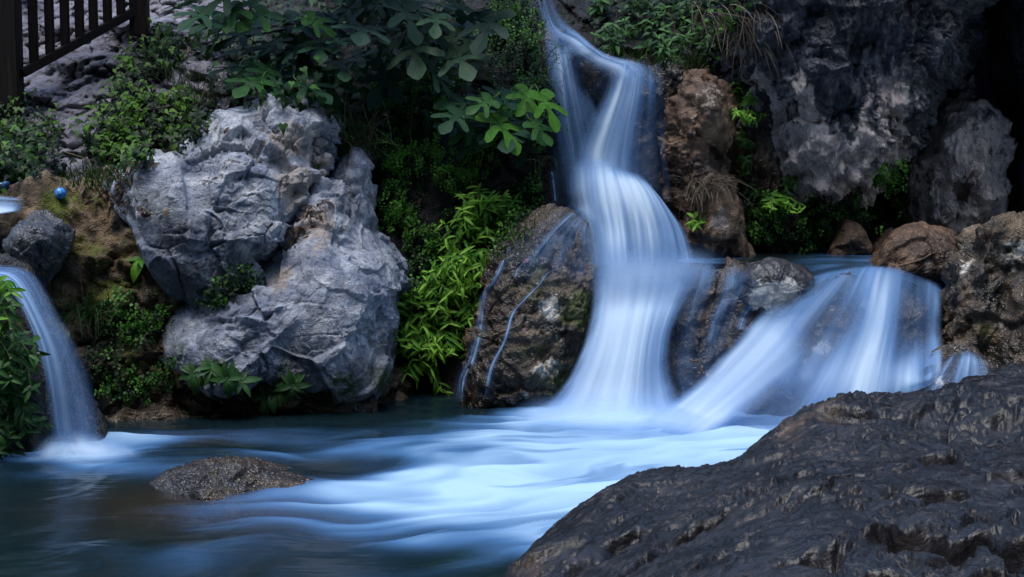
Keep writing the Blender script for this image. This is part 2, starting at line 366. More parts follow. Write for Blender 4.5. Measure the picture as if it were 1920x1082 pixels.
# gorge wall added behind and beside the camera to cut off low sky
A, Hh = np.meshgrid(np.linspace(R(-18), R(198), 120), np.linspace(-.5, 12.5, 70), indexing='ij'); rr = 5.2 + .12 * Hh.ravel()
v = np.stack([rr * np.cos(A.ravel()) * 1.05, 2.0 - rr * np.sin(A.ravel()), Hh.ravel()], 1); v += .35 * fbm(v * .8, 4, 12)[:, None] * np.array([1, 1, .3])
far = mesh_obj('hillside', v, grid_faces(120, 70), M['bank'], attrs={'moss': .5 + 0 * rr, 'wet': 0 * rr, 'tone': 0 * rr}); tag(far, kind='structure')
# stream bed
gx = np.linspace(-7, 6, 120); gy = np.linspace(-3, 8, 110); X, Yg = np.meshgrid(gx, gy, indexing='ij')
v = np.stack([X.ravel(), Yg.ravel(), 0 * X.ravel()], 1); v[:, 2] = -.45 + .08 * fbm(v * 1.3, 4, 2)
bed = mesh_obj('stream_bed', v, grid_faces(120, 110), M['brown_wet'], attrs={'moss': 0 * v[:, 0], 'wet': .6 + 0 * v[:, 0], 'tone': 0 * v[:, 0]}); tag(bed, kind='structure')

# ------------------------------------------------------------------ ROCKS
wetlow = lambda z0, z1, k=1.: (lambda v, nm: k * sstep(z1, z0, v[:, 2] + .03 * fbm(v * 6, 3)))
rock('boulder', 'big blue-grey limestone boulder with chipped face below the fig leaves', 'boulder',
     [(438, 205), (500, 196), (560, 198), (606, 230), (598, 290), (582, 375), (538, 480), (462, 548), (385, 558), (335, 520), (292, 440), (242, 345), (325, 290), (400, 232)], 6.4, .40, M['blue_limestone'], Tb=.5, sub=8,
     tilt=(.14, .5), n=3.4, seed=1, fac=((2.6, .07), (6.5, .045), (15, .016), (36, .007)), nz=((2, .02), (7, .004)), rdg=(),
     bumps=[(360, 400, 110, .10), (480, 330, 90, .06)], grooves=[([(505, 240), (540, 270), (560, 300)], 16, .05), ([(400, 330), (430, 420), (450, 510)], 20, .03)],
     attrs={'tone': near([(550, 270, 60, .75), (560, 350, 60, .7), (510, 410, 40, .4)]), 'wet': near([(330, 440, 55, .9), (350, 520, 60, 1.), (270, 360, 40, .5)])})
rock('boulder', 'largest rounded blue-grey boulder reaching down to the pool edge', 'boulder',
     [(612, 330), (650, 345), (690, 425), (735, 478), (748, 530), (738, 620), (722, 705), (650, 728), (540, 715), (420, 708), (338, 660), (322, 630), (350, 570), (435, 510), (512, 468), (562, 395)], 6.35, .48, M['blue_limestone'], Tb=.4, sub=8,
     tilt=(.1, .45), n=3.1, seed=2, c=(580, 570), fac=((2.4, .05), (6.5, .035), (16, .014), (40, .006)), nz=((2, .02), (7, .004)), rdg=(),
     bumps=[(470, 610, 120, .06), (650, 520, 110, .08)], grooves=[([(590, 570), (520, 640), (470, 690)], 12, -.03), ([(640, 380), (680, 440)], 20, .04)],
     attrs={'tone': near([(600, 430, 60, .6), (520, 520, 45, .55), (660, 600, 40, .35)]), 'wet': near([(735, 650, 28, .8), (690, 700, 40, .9), (560, 700, 40, .7), (660, 390, 30, .6)]), 'moss': near([(715, 710, 40, .7), (420, 702, 45, .6), (540, 712, 50, .62), (650, 722, 45, .7), (340, 655, 30, .5)])})
rock('boulder', 'narrow upright grey boulder wedged behind the largest boulder, streaked with dark stain', 'boulder',
     [(668, 268), (690, 290), (702, 350), (706, 450), (690, 500), (640, 450), (615, 380), (625, 320)], 6.55, .2, M['blue_limestone'], sub=6, tilt=(0, .3), seed=3, fac=((6, .03), (16, .012)),
     attrs={'wet': near([(650, 370, 40, .6), (700, 420, 20, .5)])})
# rubble in the cleft between the boulders
rng = random.Random(4)
for i, (x, y, r) in enumerate([(585, 250, 17), (598, 268, 13), (578, 300, 20), (560, 325, 16), (585, 330, 12), (552, 352, 14), (596, 300, 11), (612, 300, 13), (572, 362, 11), (604, 325, 10), (590, 282, 10), (562, 385, 12)]):
    pl = [(x + r * (1 + .25 * rng.uniform(-1, 1)) * math.cos(a), y + r * (.85 + .2 * rng.uniform(-1, 1)) * math.sin(a)) for a in np.linspace(0, 6.28, 8, endpoint=False)]
    rock('stone', 'grey-brown stone stuck in the cleft along the edge of the chipped boulder', 'stone', pl, 6.36 + .0008 * (300 - y), .035, M['blue_limestone'], sub=5, seed=20 + i, fac=((14, .01), (40, .004)), nz=((9, .008),), attrs={'tone': lambda v, nm: .55 + 0 * v[:, 0], 'wet': lambda v, nm: .25 + 0 * v[:, 0]}, group='stones in the cleft beside the chipped boulder')
rock('earth_mound', 'brown mossy earth bank between the left waterfall and grey boulders', 'earth bank',
     [(40, 372), (120, 368), (240, 352), (310, 390), (345, 450), (380, 540), (370, 640), (380, 720), (540, 715), (730, 715), (742, 750), (730, 815), (400, 830), (215, 830), (170, 800), (150, 680), (110, 590), (40, 500), (20, 420)], 6.25, .35, M['earth'], Tb=.5,
     tilt=(.08, .3), n=3.2, seed=5, c=(330, 640), fac=((5, .06), (14, .03), (36, .012)), nz=((2.5, .06), (9, .035), (22, .012)), rdg=((7, .03), (16, .015)), bumps=[(200, 450, 120, .08), (700, 770, 60, .0)],
     attrs={'moss': near([(110, 390, 60, .8), (190, 360, 60, .6), (160, 470, 60, .6), (250, 470, 70, .5), (200, 560, 90, .6), (260, 680, 90, .55), (390, 760, 60, .35), (640, 760, 90, .45)]), 'tone': near([(335, 490, 45, .9), (200, 660, 70, .5), (330, 610, 50, .7), (110, 500, 50, .5), (170, 740, 50, .5), (220, 430, 25, .5)]), 'wet': wetlow(.05, .22, .8)})
rock('earth_mound', 'mossy brown earth footing along the pool edge under the largest boulder', 'earth bank', [(190, 775), (300, 755), (420, 735), (560, 728), (680, 722), (735, 715), (748, 750), (740, 800), (500, 830), (220, 840), (180, 810)], 6.12, .24, M['earth'], Tb=.4, seed=45, n=3, tilt=(.3, .5), fac=((6, .04), (14, .025), (36, .01)), rdg=((9, .02),), attrs={'moss': near([(700, 740, 60, .6), (560, 760, 60, .4), (420, 770, 60, .45), (300, 790, 50, .35)]), 'tone': near([(500, 770, 60, .45), (640, 770, 40, .4)]), 'wet': wetlow(.03, .14, .9)})
rock('boulder', 'small glossy slate-blue rock perched above the left waterfall', 'rock',
     [(45, 418), (85, 412), (125, 425), (132, 460), (115, 500), (75, 520), (35, 510), (20, 470), (28, 435)], 5.86, .18, M['blue_limestone'], sub=6, seed=6, fac=((7, .05), (18, .02)), attrs={'wet': lambda v, nm: .95 + 0 * v[:, 0]})
rock('rock_ledge', 'wet brown rock ledge that the left waterfall runs down', 'rock',
     [(-60, 500), (20, 500), (70, 560), (120, 640), (170, 740), (205, 800), (190, 850), (60, 880), (-60, 880)], 5.42, .14, M['earth'], sub=6, seed=7, tilt=(.1, .35), attrs={'wet': lambda v, nm: .8 + 0 * v[:, 0], 'tone': lambda v, nm: .6 + 0 * v[:, 0], 'moss': near([(110, 620, 40, .7)])})
rock('rock', 'brown and cream wet rock with trickles left of the main fall', 'rock',
     [(1060, 395), (1095, 430), (1118, 490), (1122, 540), (1100, 620), (1085, 690), (1040, 750), (985, 775), (930, 780), (880, 770), (868, 730), (880, 640), (900, 550), (940, 470), (1000, 415)], 6.3, .26, M['brown_wet'], Tb=.4,
     tilt=(.05, .3), n=2.3, seed=8, c=(1000, 600), fac=((5, .035), (14, .016), (36, .008)), nz=((3, .03), (12, .016)), rdg=((8, .015),),
     attrs={'tone': near([(1030, 580, 32, .62), (1040, 640, 28, .55), (1025, 690, 34, .58), (1060, 505, 24, .45), (970, 740, 40, .42), (930, 560, 24, .3)]), 'moss': near([(1085, 580, 55, .85), (1060, 720, 55, .75), (1000, 520, 60, .6), (940, 640, 50, .5), (1000, 660, 50, .5)]), 'wet': lambda v, nm: np.maximum(near([(980, 470, 90, .9), (920, 600, 60, .7), (900, 720, 60, .7)])(v, nm), .9 * sstep(.12, .02, v[:, 2]))})
rock('rock', 'tall tan and rust rock pillar standing right of the main fall', 'rock pillar',
     [(1262, 150), (1300, 135), (1345, 150), (1366, 185), (1368, 260), (1372, 340), (1388, 420), (1390, 490), (1330, 500), (1280, 490), (1250, 400), (1240, 300), (1240, 200)], 6.95, .24, M['tan_rock'], Tb=.3, tilt=(.1, .1), n=2.4, seed=9,
     fac=((5, .04), (13, .018), (34, .007)), nz=((3, .04), (10, .016)), fluted=(7, .03), bumps=[(1320, 200, 50, .09), (1340, 290, 35, -.12), (1345, 430, 40, .06), (1290, 300, 30, .04)],
     attrs={'tone': near([(1320, 180, 40, .5), (1350, 420, 28, .55), (1300, 220, 20, .45)]), 'wet': near([(1345, 300, 35, .95), (1250, 330, 40, .8), (1290, 440, 50, .6)]), 'moss': near([(1240, 260, 30, .55), (1350, 480, 40, .5), (1280, 360, 40, .35)])})
rock('rock', 'dark knobbly mossy rock at the lip of the upper stream', 'rock',
     [(1218, 135), (1250, 115), (1285, 122), (1290, 150), (1265, 190), (1245, 260), (1222, 230), (1214, 170)], 6.98, .14, M['brown_wet'], sub=6, seed=10, fac=((9, .03), (24, .012)), attrs={'wet': lambda v, nm: .4 + 0 * v[:, 0], 'moss': near([(1230, 200, 30, .5)])})
rock('rock', 'dark wet rock splitting the upper stream in two', 'rock',
     [(1085, 95), (1120, 105), (1150, 150), (1135, 210), (1110, 235), (1090, 190), (1070, 130)], 7.02, .12, M['brown_wet'], sub=6, seed=11, fac=((9, .025), (24, .01)), attrs={'wet': lambda v, nm: .85 + 0 * v[:, 0]})
rock('rock', 'wet dark rock face under the upper streams', 'rock',
     [(1020, 60), (1120, 90), (1230, 140), (1240, 260), (1240, 380), (1130, 420), (1040, 420), (1015, 300), (1010, 150)], 7.14, .13, M['brown_wet'], seed=12, tilt=(0, .12), n=3, attrs={'wet': lambda v, nm: .8 + 0 * v[:, 0], 'moss': near([(1030, 340, 40, .5)])})
rock('rock', 'domed rock under the bell-shaped middle fall', 'rock',
     [(1090, 370), (1140, 348), (1190, 345), (1230, 370), (1265, 430), (1290, 510), (1290, 620), (1100, 620), (1095, 480)], 6.78, .26, M['dark_wet'], sub=6, seed=13, fac=((6, .02),), attrs={'wet': lambda v, nm: .8 + 0 * v[:, 0]})
rock('rock_ledge', 'wet purple-brown ledge between the main fall and the right cascade', 'rock',
     [(1265, 512), (1330, 500), (1400, 506), (1450, 536), (1470, 640), (1440, 740), (1380, 820), (1120, 830), (1100, 760), (1130, 600), (1150, 530)], 6.3, .24, M['brown_wet'], seed=14, tilt=(0, .35), n=2.6, fac=((5, .04), (14, .018), (36, .007)),
     attrs={'wet': lambda v, nm: .5 + 0 * v[:, 0], 'tone': near([(1310, 620, 20, .4), (1330, 690, 26, .45), (1290, 530, 14, .5), (1350, 640, 18, .4)])})
rock('rock', 'rock with a chalk-white patch beside the upper pool outlet', 'rock',
     [(1375, 515), (1410, 493), (1460, 488), (1510, 500), (1530, 530), (1510, 570), (1460, 600), (1400, 590), (1370, 560)], 6.25, .17, M['chalk'], sub=7, seed=15, fac=((7, .03), (20, .01)),
     attrs={'tone': near([(1445, 552, 34, 1.0), (1480, 545, 30, .95), (1455, 575, 30, .9)])})
rock('rock', 'rounded wet rock that the right cascade fans over', 'rock',
     [(1440, 600), (1500, 566), (1560, 538), (1640, 524), (1720, 548), (1768, 572), (1775, 700), (1770, 830), (1500, 850), (1330, 830), (1350, 740)], 6.15, .36, M['brown_wet'], seed=16, tilt=(0, .45), n=2.3, c=(1580, 690), fac=((5, .04), (14, .018), (36, .006)),
     attrs={'wet': lambda v, nm: .35 + 0 * v[:, 0], 'tone': near([(1530, 620, 26, .55), (1545, 655, 30, .55), (1590, 600, 20, .5), (1420, 660, 34, .5), (1510, 700, 28, .5), (1480, 740, 24, .4), (1620, 570, 20, .45), (1560, 570, 24, .4)])})
rock('rock', 'rounded reddish rock standing in the upper pool', 'rock',
     [(1640, 490), (1660, 455), (1700, 432), (1760, 430), (1795, 455), (1808, 490), (1795, 525), (1720, 540), (1650, 530), (1628, 512)], 6.55, .22, M['tan_rock'], sub=7, seed=17, fac=((6, .03), (18, .012), (40, .005)), attrs={'wet': near([(1770, 480, 40, .85), (1660, 500, 30, .6)]), 'moss': near([(1670, 490, 30, .5), (1780, 510, 30, .5)]), 'tone': near([(1735, 500, 20, .5)])})
rock('rock', 'small pale rock at the back of the upper pool below the ferns', 'rock',
     [(1555, 470), (1570, 435), (1590, 420), (1615, 430), (1628, 460), (1620, 485), (1560, 490)], 6.98, .12, M['tan_rock'], sub=6, seed=18, fac=((9, .03), (22, .01)), attrs={'moss': near([(1580, 440, 20, .5)]), 'wet': near([(1600, 480, 30, .5)])})
rock('rock', 'low stone against the cliff foot beside the reddish pool rock', 'rock',
     [(1640, 450), (1665, 430), (1690, 440), (1700, 470), (1680, 490), (1635, 485)], 6.95, .1, M['tan_rock'], sub=5, seed=19, fac=((9, .03), (22, .01)))
rock('rock', 'tall craggy grey-brown rock at the right side of the cascade', 'rock',
     [(1870, 420), (1905, 412), (1990, 410), (2060, 450), (2080, 800), (1800, 800), (1770, 690), (1768, 600), (1790, 540), (1800, 490), (1835, 470), (1850, 440)], 6.0, .3, M['brown_wet'], seed=21, tilt=(-.1, .2), n=2.4, c=(1920, 620), fac=((4, .06), (12, .022), (34, .008)), nz=((2.5, .05), (9, .02)),
     grooves=[([(1890, 470), (1850, 600), (1800, 700)], 26, .1), ([(1860, 450), (1850, 520)], 14, .06)],
     attrs={'tone': near([(1900, 480, 40, .5), (1810, 500, 25, .4), (1870, 610, 30, .35)]), 'wet': near([(1865, 560, 40, .9), (1880, 690, 60, .8), (1780, 660, 30, .6)]), 'moss': near([(1840, 620, 30, .6)])})
rock('rock', 'small rock under the side spill right of the cascade', 'rock',
     [(1715, 720), (1760, 680), (1810, 665), (1850, 690), (1880, 740), (1870, 800), (1700, 800)], 5.55, .2, M['brown_wet'], sub=6, seed=22, attrs={'wet': lambda v, nm: .5 + 0 * v[:, 0], 'tone': near([(1760, 710, 18, .5)])})
rock('rock', 'low dark wet rock overlapping the upper right of the foreground slab', 'rock',
     [(1800, 735), (1830, 715), (1880, 705), (1960, 695), (2050, 720), (2050, 800), (1820, 790), (1795, 755)], 4.5, .22, M['dark_wet'], sub=7, seed=23, n=2.2, attrs={'wet': lambda v, nm: .3 + 0 * v[:, 0]})
rock('rock', 'half-sunken brown rock in the pool at the lower left', 'rock',
     [(255, 952), (295, 914), (335, 886), (390, 874), (460, 880), (530, 892), (590, 904), (640, 930), (620, 990), (450, 1030), (300, 1010), (235, 985)], 4.62, .34, M['brown_wet'], sub=7, seed=24, n=2.2, tilt=(.05, .35), fac=((6, .03), (16, .013), (36, .004)), nz=((2.2, .03), (8, .006)), attrs={'wet': lambda v, nm: .35 + .6 * sstep(.10, .02, v[:, 2])})

rock('rock_ledge', 'submerged rock shelf holding back the upper pool', 'rock', [(1250, 492), (1400, 490), (1600, 491), (1800, 492), (1830, 560), (1800, 700), (1300, 700), (1240, 560)], 6.92, .2, M['brown_wet'], sub=6, seed=42, n=5, fac=((9, .012),), nz=((3, .012),), attrs={'wet': lambda v, nm: .7 + 0 * v[:, 0]})
# cliff on the right
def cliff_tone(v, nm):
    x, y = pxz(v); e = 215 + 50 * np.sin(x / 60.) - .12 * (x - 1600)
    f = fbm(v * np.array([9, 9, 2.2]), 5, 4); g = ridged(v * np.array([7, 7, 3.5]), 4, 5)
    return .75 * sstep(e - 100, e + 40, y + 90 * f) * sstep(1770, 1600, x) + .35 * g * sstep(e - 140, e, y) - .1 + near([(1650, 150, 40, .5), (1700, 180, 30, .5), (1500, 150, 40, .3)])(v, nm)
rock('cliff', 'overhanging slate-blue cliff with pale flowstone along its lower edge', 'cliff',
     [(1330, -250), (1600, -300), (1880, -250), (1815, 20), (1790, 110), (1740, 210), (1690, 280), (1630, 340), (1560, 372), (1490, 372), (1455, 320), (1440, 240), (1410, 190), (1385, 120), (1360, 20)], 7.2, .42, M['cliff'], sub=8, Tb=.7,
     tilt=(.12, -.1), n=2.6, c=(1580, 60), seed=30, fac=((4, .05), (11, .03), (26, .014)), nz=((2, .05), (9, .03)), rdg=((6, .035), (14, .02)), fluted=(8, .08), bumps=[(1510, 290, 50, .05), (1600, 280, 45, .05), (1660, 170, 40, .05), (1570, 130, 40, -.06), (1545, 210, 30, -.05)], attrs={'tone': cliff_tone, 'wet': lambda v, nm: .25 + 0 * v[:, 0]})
rock('flowstone', 'bell-shaped pale flowstone under the cliff overhang at the dark recess', 'flowstone',
     [(1770, 210), (1800, 198), (1835, 205), (1855, 260), (1868, 330), (1870, 420), (1830, 460), (1720, 460), (1700, 400), (1712, 330), (1740, 280)], 7.45, .25, M['cliff'], sub=7, seed=31, fluted=(10, .05), fac=((8, .03), (20, .014)), rdg=((8, .03),), bumps=[(1780, 360, 26, -.12)],
     attrs={'tone': lambda v, nm: .62 + 0 * v[:, 0], 'wet': near([(1790, 390, 40, .9), (1850, 400, 30, .7)])})
rock('flowstone', 'slim rust-brown flowstone rib rising in the dark recess', 'flowstone',
     [(1840, 20), (1870, 30), (1880, 120), (1900, 170), (1880, 230), (1850, 300), (1820, 250), (1815, 170), (1850, 120)], 8.3, .15, M['cliff'], sub=6, seed=32, fluted=(10, .05), attrs={'tone': lambda v, nm: .32 + 0 * v[:, 0], 'wet': lambda v, nm: .5 + 0 * v[:, 0]})
rock('rock', 'dark dripping rock buttress below the cliff beside the fern wall', 'rock',
     [(1395, 200), (1440, 190), (1465, 260), (1480, 370), (1510, 440), (1500, 500), (1400, 500), (1390, 380), (1385, 270)], 7.18, .16, M['brown_wet'], sub=7, seed=33, fluted=(10, .04), fac=((8, .03), (20, .014)), attrs={'tone': near([(1455, 290, 10, .6), (1462, 230, 12, .5)]), 'wet': lambda v, nm: .6 + 0 * v[:, 0], 'moss': near([(1470, 470, 60, .5)])})

rock('cliff', 'unseen cliff roof added above the top right corner to shade the recess', 'cliff', [(1790, -35), (1850, -50), (2000, -40), (2400, 10), (2500, -300), (2300, -620), (1700, -620), (1700, -200)], 7.4, 1.1, M['cliff'], Tb=1.6, sub=6, n=4, seed=35)  # roof rock added out of view so the recess stays dark
rock('cliff', 'cliff buttress added at the right edge to close and darken the recess', 'cliff', [(1930, -200), (2300, -250), (2500, 200), (2400, 520), (2050, 520), (1935, 430), (1915, 250), (1905, 50)], 7.3, .5, M['cliff'], Tb=1.3, sub=6, n=3, seed=36, attrs={'wet': lambda v, nm: .5 + 0 * v[:, 0]})  # mass added mostly out of view to darken the recess from the side
# rubble wall behind the railing
WC = [(-250, 420, 6.35), (-250, -200, 8.0), (60, 300, 6.42), (60, 200, 6.78), (60, 100, 7.2), (60, 0, 7.6), (60, -200, 8.4), (240, 270, 6.6), (240, 160, 6.92), (240, 60, 7.25), (240, 0, 7.6), (240, -200, 8.4), (420, 150, 7.08), (420, 0, 7.5), (420, -200, 8.2)]
wp = np.array([P(*q) for q in WC]); wy = rbf(wp[:, [0, 2]], wp[:, 1], 1e-2)
gx = np.linspace(-4.6, -1.35, 430); gz = np.linspace(.7, 2.6, 270); X, Z = np.meshgrid(gx, gz, indexing='ij')
v = np.stack([X.ravel(), wy(np.stack([X.ravel(), Z.ravel()], 1)), Z.ravel()], 1)
wob = np.stack([fbm(v * 4, 3, 1), 0 * v[:, 0], fbm(v * 4, 3, 2)], 1) * .05
f1, f2, bpt, bid = worley((v + wob) * np.array([7.5, .01, 10.]) + 31, 7)
v[:, 1] -= .045 * np.clip((f2 - f1) / .3, 0, 1) ** .6 + .04 * ((bid >> 4) & 63) / 63. + .03 * facets(v * 11, 3) + .012 * facets(v * 30, 5) + .03 * fbm(v * 5, 4, 6)
px_, py_ = pxz(v)
for (ly, x0, x1) in ((48, -100, 330), (112, 100, 240), (172, 40, 130)):      # ledges left by the old steps
    v[:, 1] -= .10 * sstep(-14, 0, py_ - ly) * sstep(34, 4, py_ - ly) * sstep(x0, x0 + 20, px_) * sstep(x1, x1 - 20, px_)
wall = mesh_obj('stone_wall', v, grid_faces(430, 270), M['masonry'], attrs={'moss': near([(250, 200, 60, .3)])(v, None), 'wet': 0 * v[:, 0], 'tone': .6 * np.clip(1 - (f2 - f1) / .1, 0, 1)}, solid=True)
tag(wall, 'rough grey rubble stone wall behind the wooden railing', 'stone wall')

# foreground slab
sil = [(950, 1082, 3.35), (1040, 990, 3.6), (1130, 922, 3.78), (1230, 888, 3.86), (1370, 872, 3.9), (1430, 822, 4.0), (1490, 768, 4.1), (1560, 748, 4.15), (1690, 743, 4.2), (1800, 747, 4.25), (1930, 735, 4.3), (2150, 735, 4.3)]
cp = [P(*q) for q in sil]
for k, q in enumerate(sil):
    a = P(*q); cp.append(a + np.array([-.10 if k < 5 else -.04, .16, -.16])); cp.append(a + np.array([-.25 if k < 6 else -.05, .42, -.62]))
for q in [(1300, 1082, 2.6), (1600, 1082, 2.3), (1930, 1082, 2.2), (1930, 900, 3.05), (1600, 900, 3.2), (1400, 960, 3.2), (1180, 1010, 3.35), (1750, 820, 3.7), (2300, 1000, 2.8), (1000, 1140, 3.1), (1280, 950, 3.55)]: cp.append(P(*q))
cp += [np.array(q) for q in [(.2, 1.6, .25), (.9, 1.2, .3), (2.2, 1.2, .35), (-.25, 2.6, -.1), (-.4, 1.5, -.2), (-.6, 2.3, -.55), (-.55, 3.0, -.6)]]
cp = np.array(cp); hz = rbf(cp[:, :2], cp[:, 2], 2e-3)
gx = np.linspace(-.6, 2.9, 800); gy = np.concatenate([np.linspace(.9, 2.0, 60), np.linspace(2.01, 4.75, 420)])
X, Yg = np.meshgrid(gx, gy, indexing='ij'); v = np.stack([X.ravel(), Yg.ravel(), 0 * X.ravel()], 1); v[:, 2] = hz(v[:, :2])
qv = v * np.array([1, 1, 1.]); wv = np.stack([fbm(qv * 3, 3, 60), fbm(qv * 3, 3, 61), 0 * X.ravel()], 1) * .06
st = np.array([[.85, .5, 0], [-.5, .85, 0], [0, 0, 1]])          # bedding runs obliquely across the slab
ql = (qv + wv) @ st.T * np.array([.7, 1.35, 1])
edge_d = np.min(np.stack([np.hypot(v[:, 0] - P(*a)[0], v[:, 1] - P(*a)[1]) for a in spline(sil, 60)], 1), 1); ek = (.35 + .65 * sstep(.05, .35, edge_d)) * (.35 + 1.1 * sstep(-.4, .4, fbm(qv * 1.7, 3, 75)))
v[:, 2] += ek * (.03 * fbm(qv * 2.0, 3, 62) + .04 * facets(ql * 3.6, 63) + .016 * facets(ql * 7.5, 64) + .012 * facets(ql * 15, 65) - .05 * sstep(.25, .45, fbm(ql * 3.0, 3, 67))) + .008 * facets(ql * 30, 68) + .003 * facets(ql * 55, 69)
zz = v[:, 2]
slab = mesh_obj('rock_slab', v, grid_faces(800, 480), M['dark_wet'], solid=True,
    attrs={'wet': .25 + 0 * zz, 'moss': .25 * sstep(.0, .6, fbm(qv * 1.5, 3, 70)), 'tone': near([(1480, 800, 70, .5), (1560, 770, 60, .5), (1000, 1060, 70, .5), (1100, 980, 60, .4), (1200, 900, 50, .35), (1700, 760, 60, .4)])(v, None)})
tag(slab, 'large dark wet rock slab filling the lower right foreground', 'rock')

rock('rock', 'dark ledge stone carrying the leafy plant at the left edge', 'rock', [(-200, 540), (-20, 530), (20, 600), (60, 700), (75, 800), (70, 900), (-200, 900)], 5.12, .1, M['earth'], sub=6, seed=41, attrs={'tone': lambda v, nm: .7 + 0 * v[:, 0], 'moss': lambda v, nm: .3 + 0 * v[:, 0]})
# ------------------------------------------------------------------ ray casting onto the built rocks
vo = 0; VV = []; FF = []
for v, f in SOLID: VV.append(v); FF.extend([tuple(i + vo for i in q) for q in f]); vo += len(v)
BVH = BVHTree.FromPolygons([tuple(q) for q in np.vstack(VV)], FF)
del FF
def hit(px, py):
    loc, nm, i, d = BVH.ray_cast(Vector((0, 0, CAMH)), ray(px, py))
    if loc is None: return None
    if nm.y > 0: nm = -nm
    return np.array(loc), np.array(nm)

# ------------------------------------------------------------------ WATER
OX, OY = PW(1620, 800)
foam_cp = [(1200, 800, 1), (1400, 810, 1), (1050, 800, .95), (1250, 880, 1.05), (1100, 860, 1.12), (1300, 840, 1.12), (1150, 940, 1.12), (1000, 830, .95), (950, 900, 1.02), (1000, 980, .95), (900, 970, .85), (850, 840, .62), (800, 900, .72), (700, 950, .55), (620, 960, .45),
           (760, 830, .42), (640, 825, .33), (500, 830, .3), (400, 840, .2), (560, 770, -.1), (450, 790, -.1), (740, 765, -.1), (850, 775, .0), (920, 785, .35), (980, 785, .6), (300, 850, .22), (180, 850, .95), (130, 855, 1.05), (230, 838, .7), (80, 862, .6), (265, 855, .35), (40, 875, .1), (60, 950, -.05), (200, 930, .0),
           (250, 1000, .1), (400, 985, .38), (500, 1010, .3), (300, 1040, .18), (600, 1040, .2), (750, 1060, .22), (880, 1050, .32), (950, 1030, .45), (1000, 1080, .1), (100, 1060, .0), (700, 880, .3), (600, 880, .15), (560, 1075, .1), (1500, 800, 1), (1700, 800, .9), (820, 1010, .55), (700, 1000, .45), (1080, 900, 1.1), (1180, 990, 1.0), (1060, 1000, .85), (330, 780, -.15), (640, 780, -.1)]
fw = PW([q[0] for q in foam_cp], [q[1] for q in foam_cp]); fv = np.array([q[2] for q in foam_cp])
gx = np.concatenate([np.linspace(-8, -2.6, 20), np.linspace(-2.5, 2.4, 560), np.linspace(2.6, 6, 10)]); gy = np.concatenate([np.linspace(-4, 2.9, 20), np.linspace(3.0, 6.7, 440)])
X, Yg = np.meshgrid(gx, gy, indexing='ij'); q = np.stack([X.ravel(), Yg.ravel()], 1)
den = np.zeros(len(q)); ws = np.zeros(len(q))
for (a, b), k in zip(fw, fv):
    g = 1 / ((q[:, 0] - a) ** 2 + (1.3 * (q[:, 1] - b)) ** 2 + .012) ** 2; den += g * k; ws += g
den /= ws; den = np.where(q[:, 1] < 2.9, .1, den)
# flow coordinates: along / across the current running from the falls to the left and towards the viewer
dx, dyv = q[:, 0] - OX, q[:, 1] - (OY + .2); rr = np.hypot(dx, dyv); th = np.arctan2(dyv, -dx)
wq = np.stack([q[:, 0] * .9, q[:, 1] * .9, 0 * rr], 1)
th2 = th + .14 * fbm(wq * 1.4, 3, 80); acr = th2 * (1.2 + .55 * rr)
s1 = fbm(np.stack([rr * 1.1, acr * 3.6, 0 * rr], 1), 3, 81, .42); s2 = fbm(np.stack([rr * 1.8, acr * 8, 0 * rr + 5], 1), 2, 82); s3 = fbm(np.stack([rr * 3.5, acr * 5, 0 * rr + 9], 1), 3, 83, .45)
left = sstep(-1.25, -1.6, q[:, 0]) * sstep(4.7, 5.0, q[:, 1])
fm = den + (.32 * s1 + .10 * s2 + .12 * s3) * (.45 + .75 * np.clip(den, 0, 1) * (1.6 - 1.5 * np.clip(den, 0, 1))) * (1 - .2 * left)
fm = fm + .16 * sstep(.25, .6, den); foam = sstep(.06, 1.1, fm) ** 1.15 * (.93 + .13 * s1 + .10 * s3 - .25 * sstep(.25, .6, fbm(np.stack([rr * 1.6, acr * 6, 0 * rr + 3], 1), 3, 88)) * sstep(.6, 1, den)); foam = np.clip(foam, 0, .98)
lx, ly = PW(450, 945); shal = np.exp(-(((q[:, 0] - lx) / .45) ** 2 + ((q[:, 1] - ly) / .3) ** 2)); l2 = PW(350, 822); shal = np.maximum(shal, .7 * np.exp(-(((q[:, 0] - l2[0]) / .35) ** 2 + ((q[:, 1] - l2[1]) / .1) ** 2)))
zz = .012 * np.clip(den, 0, 1.1) + .010 * s1 + .012 * s3 * np.clip(den, 0, 1)
bx, by = PW(1220, 800); zz += .012 * (1 + 1.2 * s3) * np.exp(-(((q[:, 0] - bx) / .6) ** 2 + ((q[:, 1] - by) / .25) ** 2))
water = mesh_obj('water', np.stack([q[:, 0], q[:, 1], zz], 1), grid_faces(len(gx), len(gy)), M['pool'], attrs={'foam': foam, 'depth': 1 - shal}); tag(water, kind='structure')

# upper pool
UZ = .6
gx = np.linspace(.75, 2.6, 200); gy = np.linspace(6.08, 7.6, 140); X, Yg = np.meshgrid(gx, gy, indexing='ij'); q = np.stack([X.ravel(), Yg.ravel(), 0 * X.ravel() + UZ], 1)
px_, py_ = pxz(q)
edge = np.interp(px_, [1250, 1320, 1380, 1540, 1600, 1700, 1780, 1900], [6.42, 6.3, 6.3, 6.2, 6.18, 6.18, 6.18, 6.18])
drop = np.interp(px_, [1400, 1440, 1500, 1560, 1620, 1680, 1720, 1770], [0, .13, .125, .07, .04, .05, .085, .15]); q[:, 2] -= drop * sstep(6.8, 6.2, q[:, 1])
fs = fbm(np.stack([q[:, 0] * 2.2, q[:, 1] * 14, 0 * q[:, 0]], 1), 4, 90)
fo = near([(1270, 490, 60, .6), (1330, 492, 40, .25), (1560, 525, 50, .35), (1640, 520, 60, .4), (1770, 545, 40, .35)])(q, None)
foam = np.clip(fo + .25 * fs * (fo > .02) + .02 * fs, 0, .95)
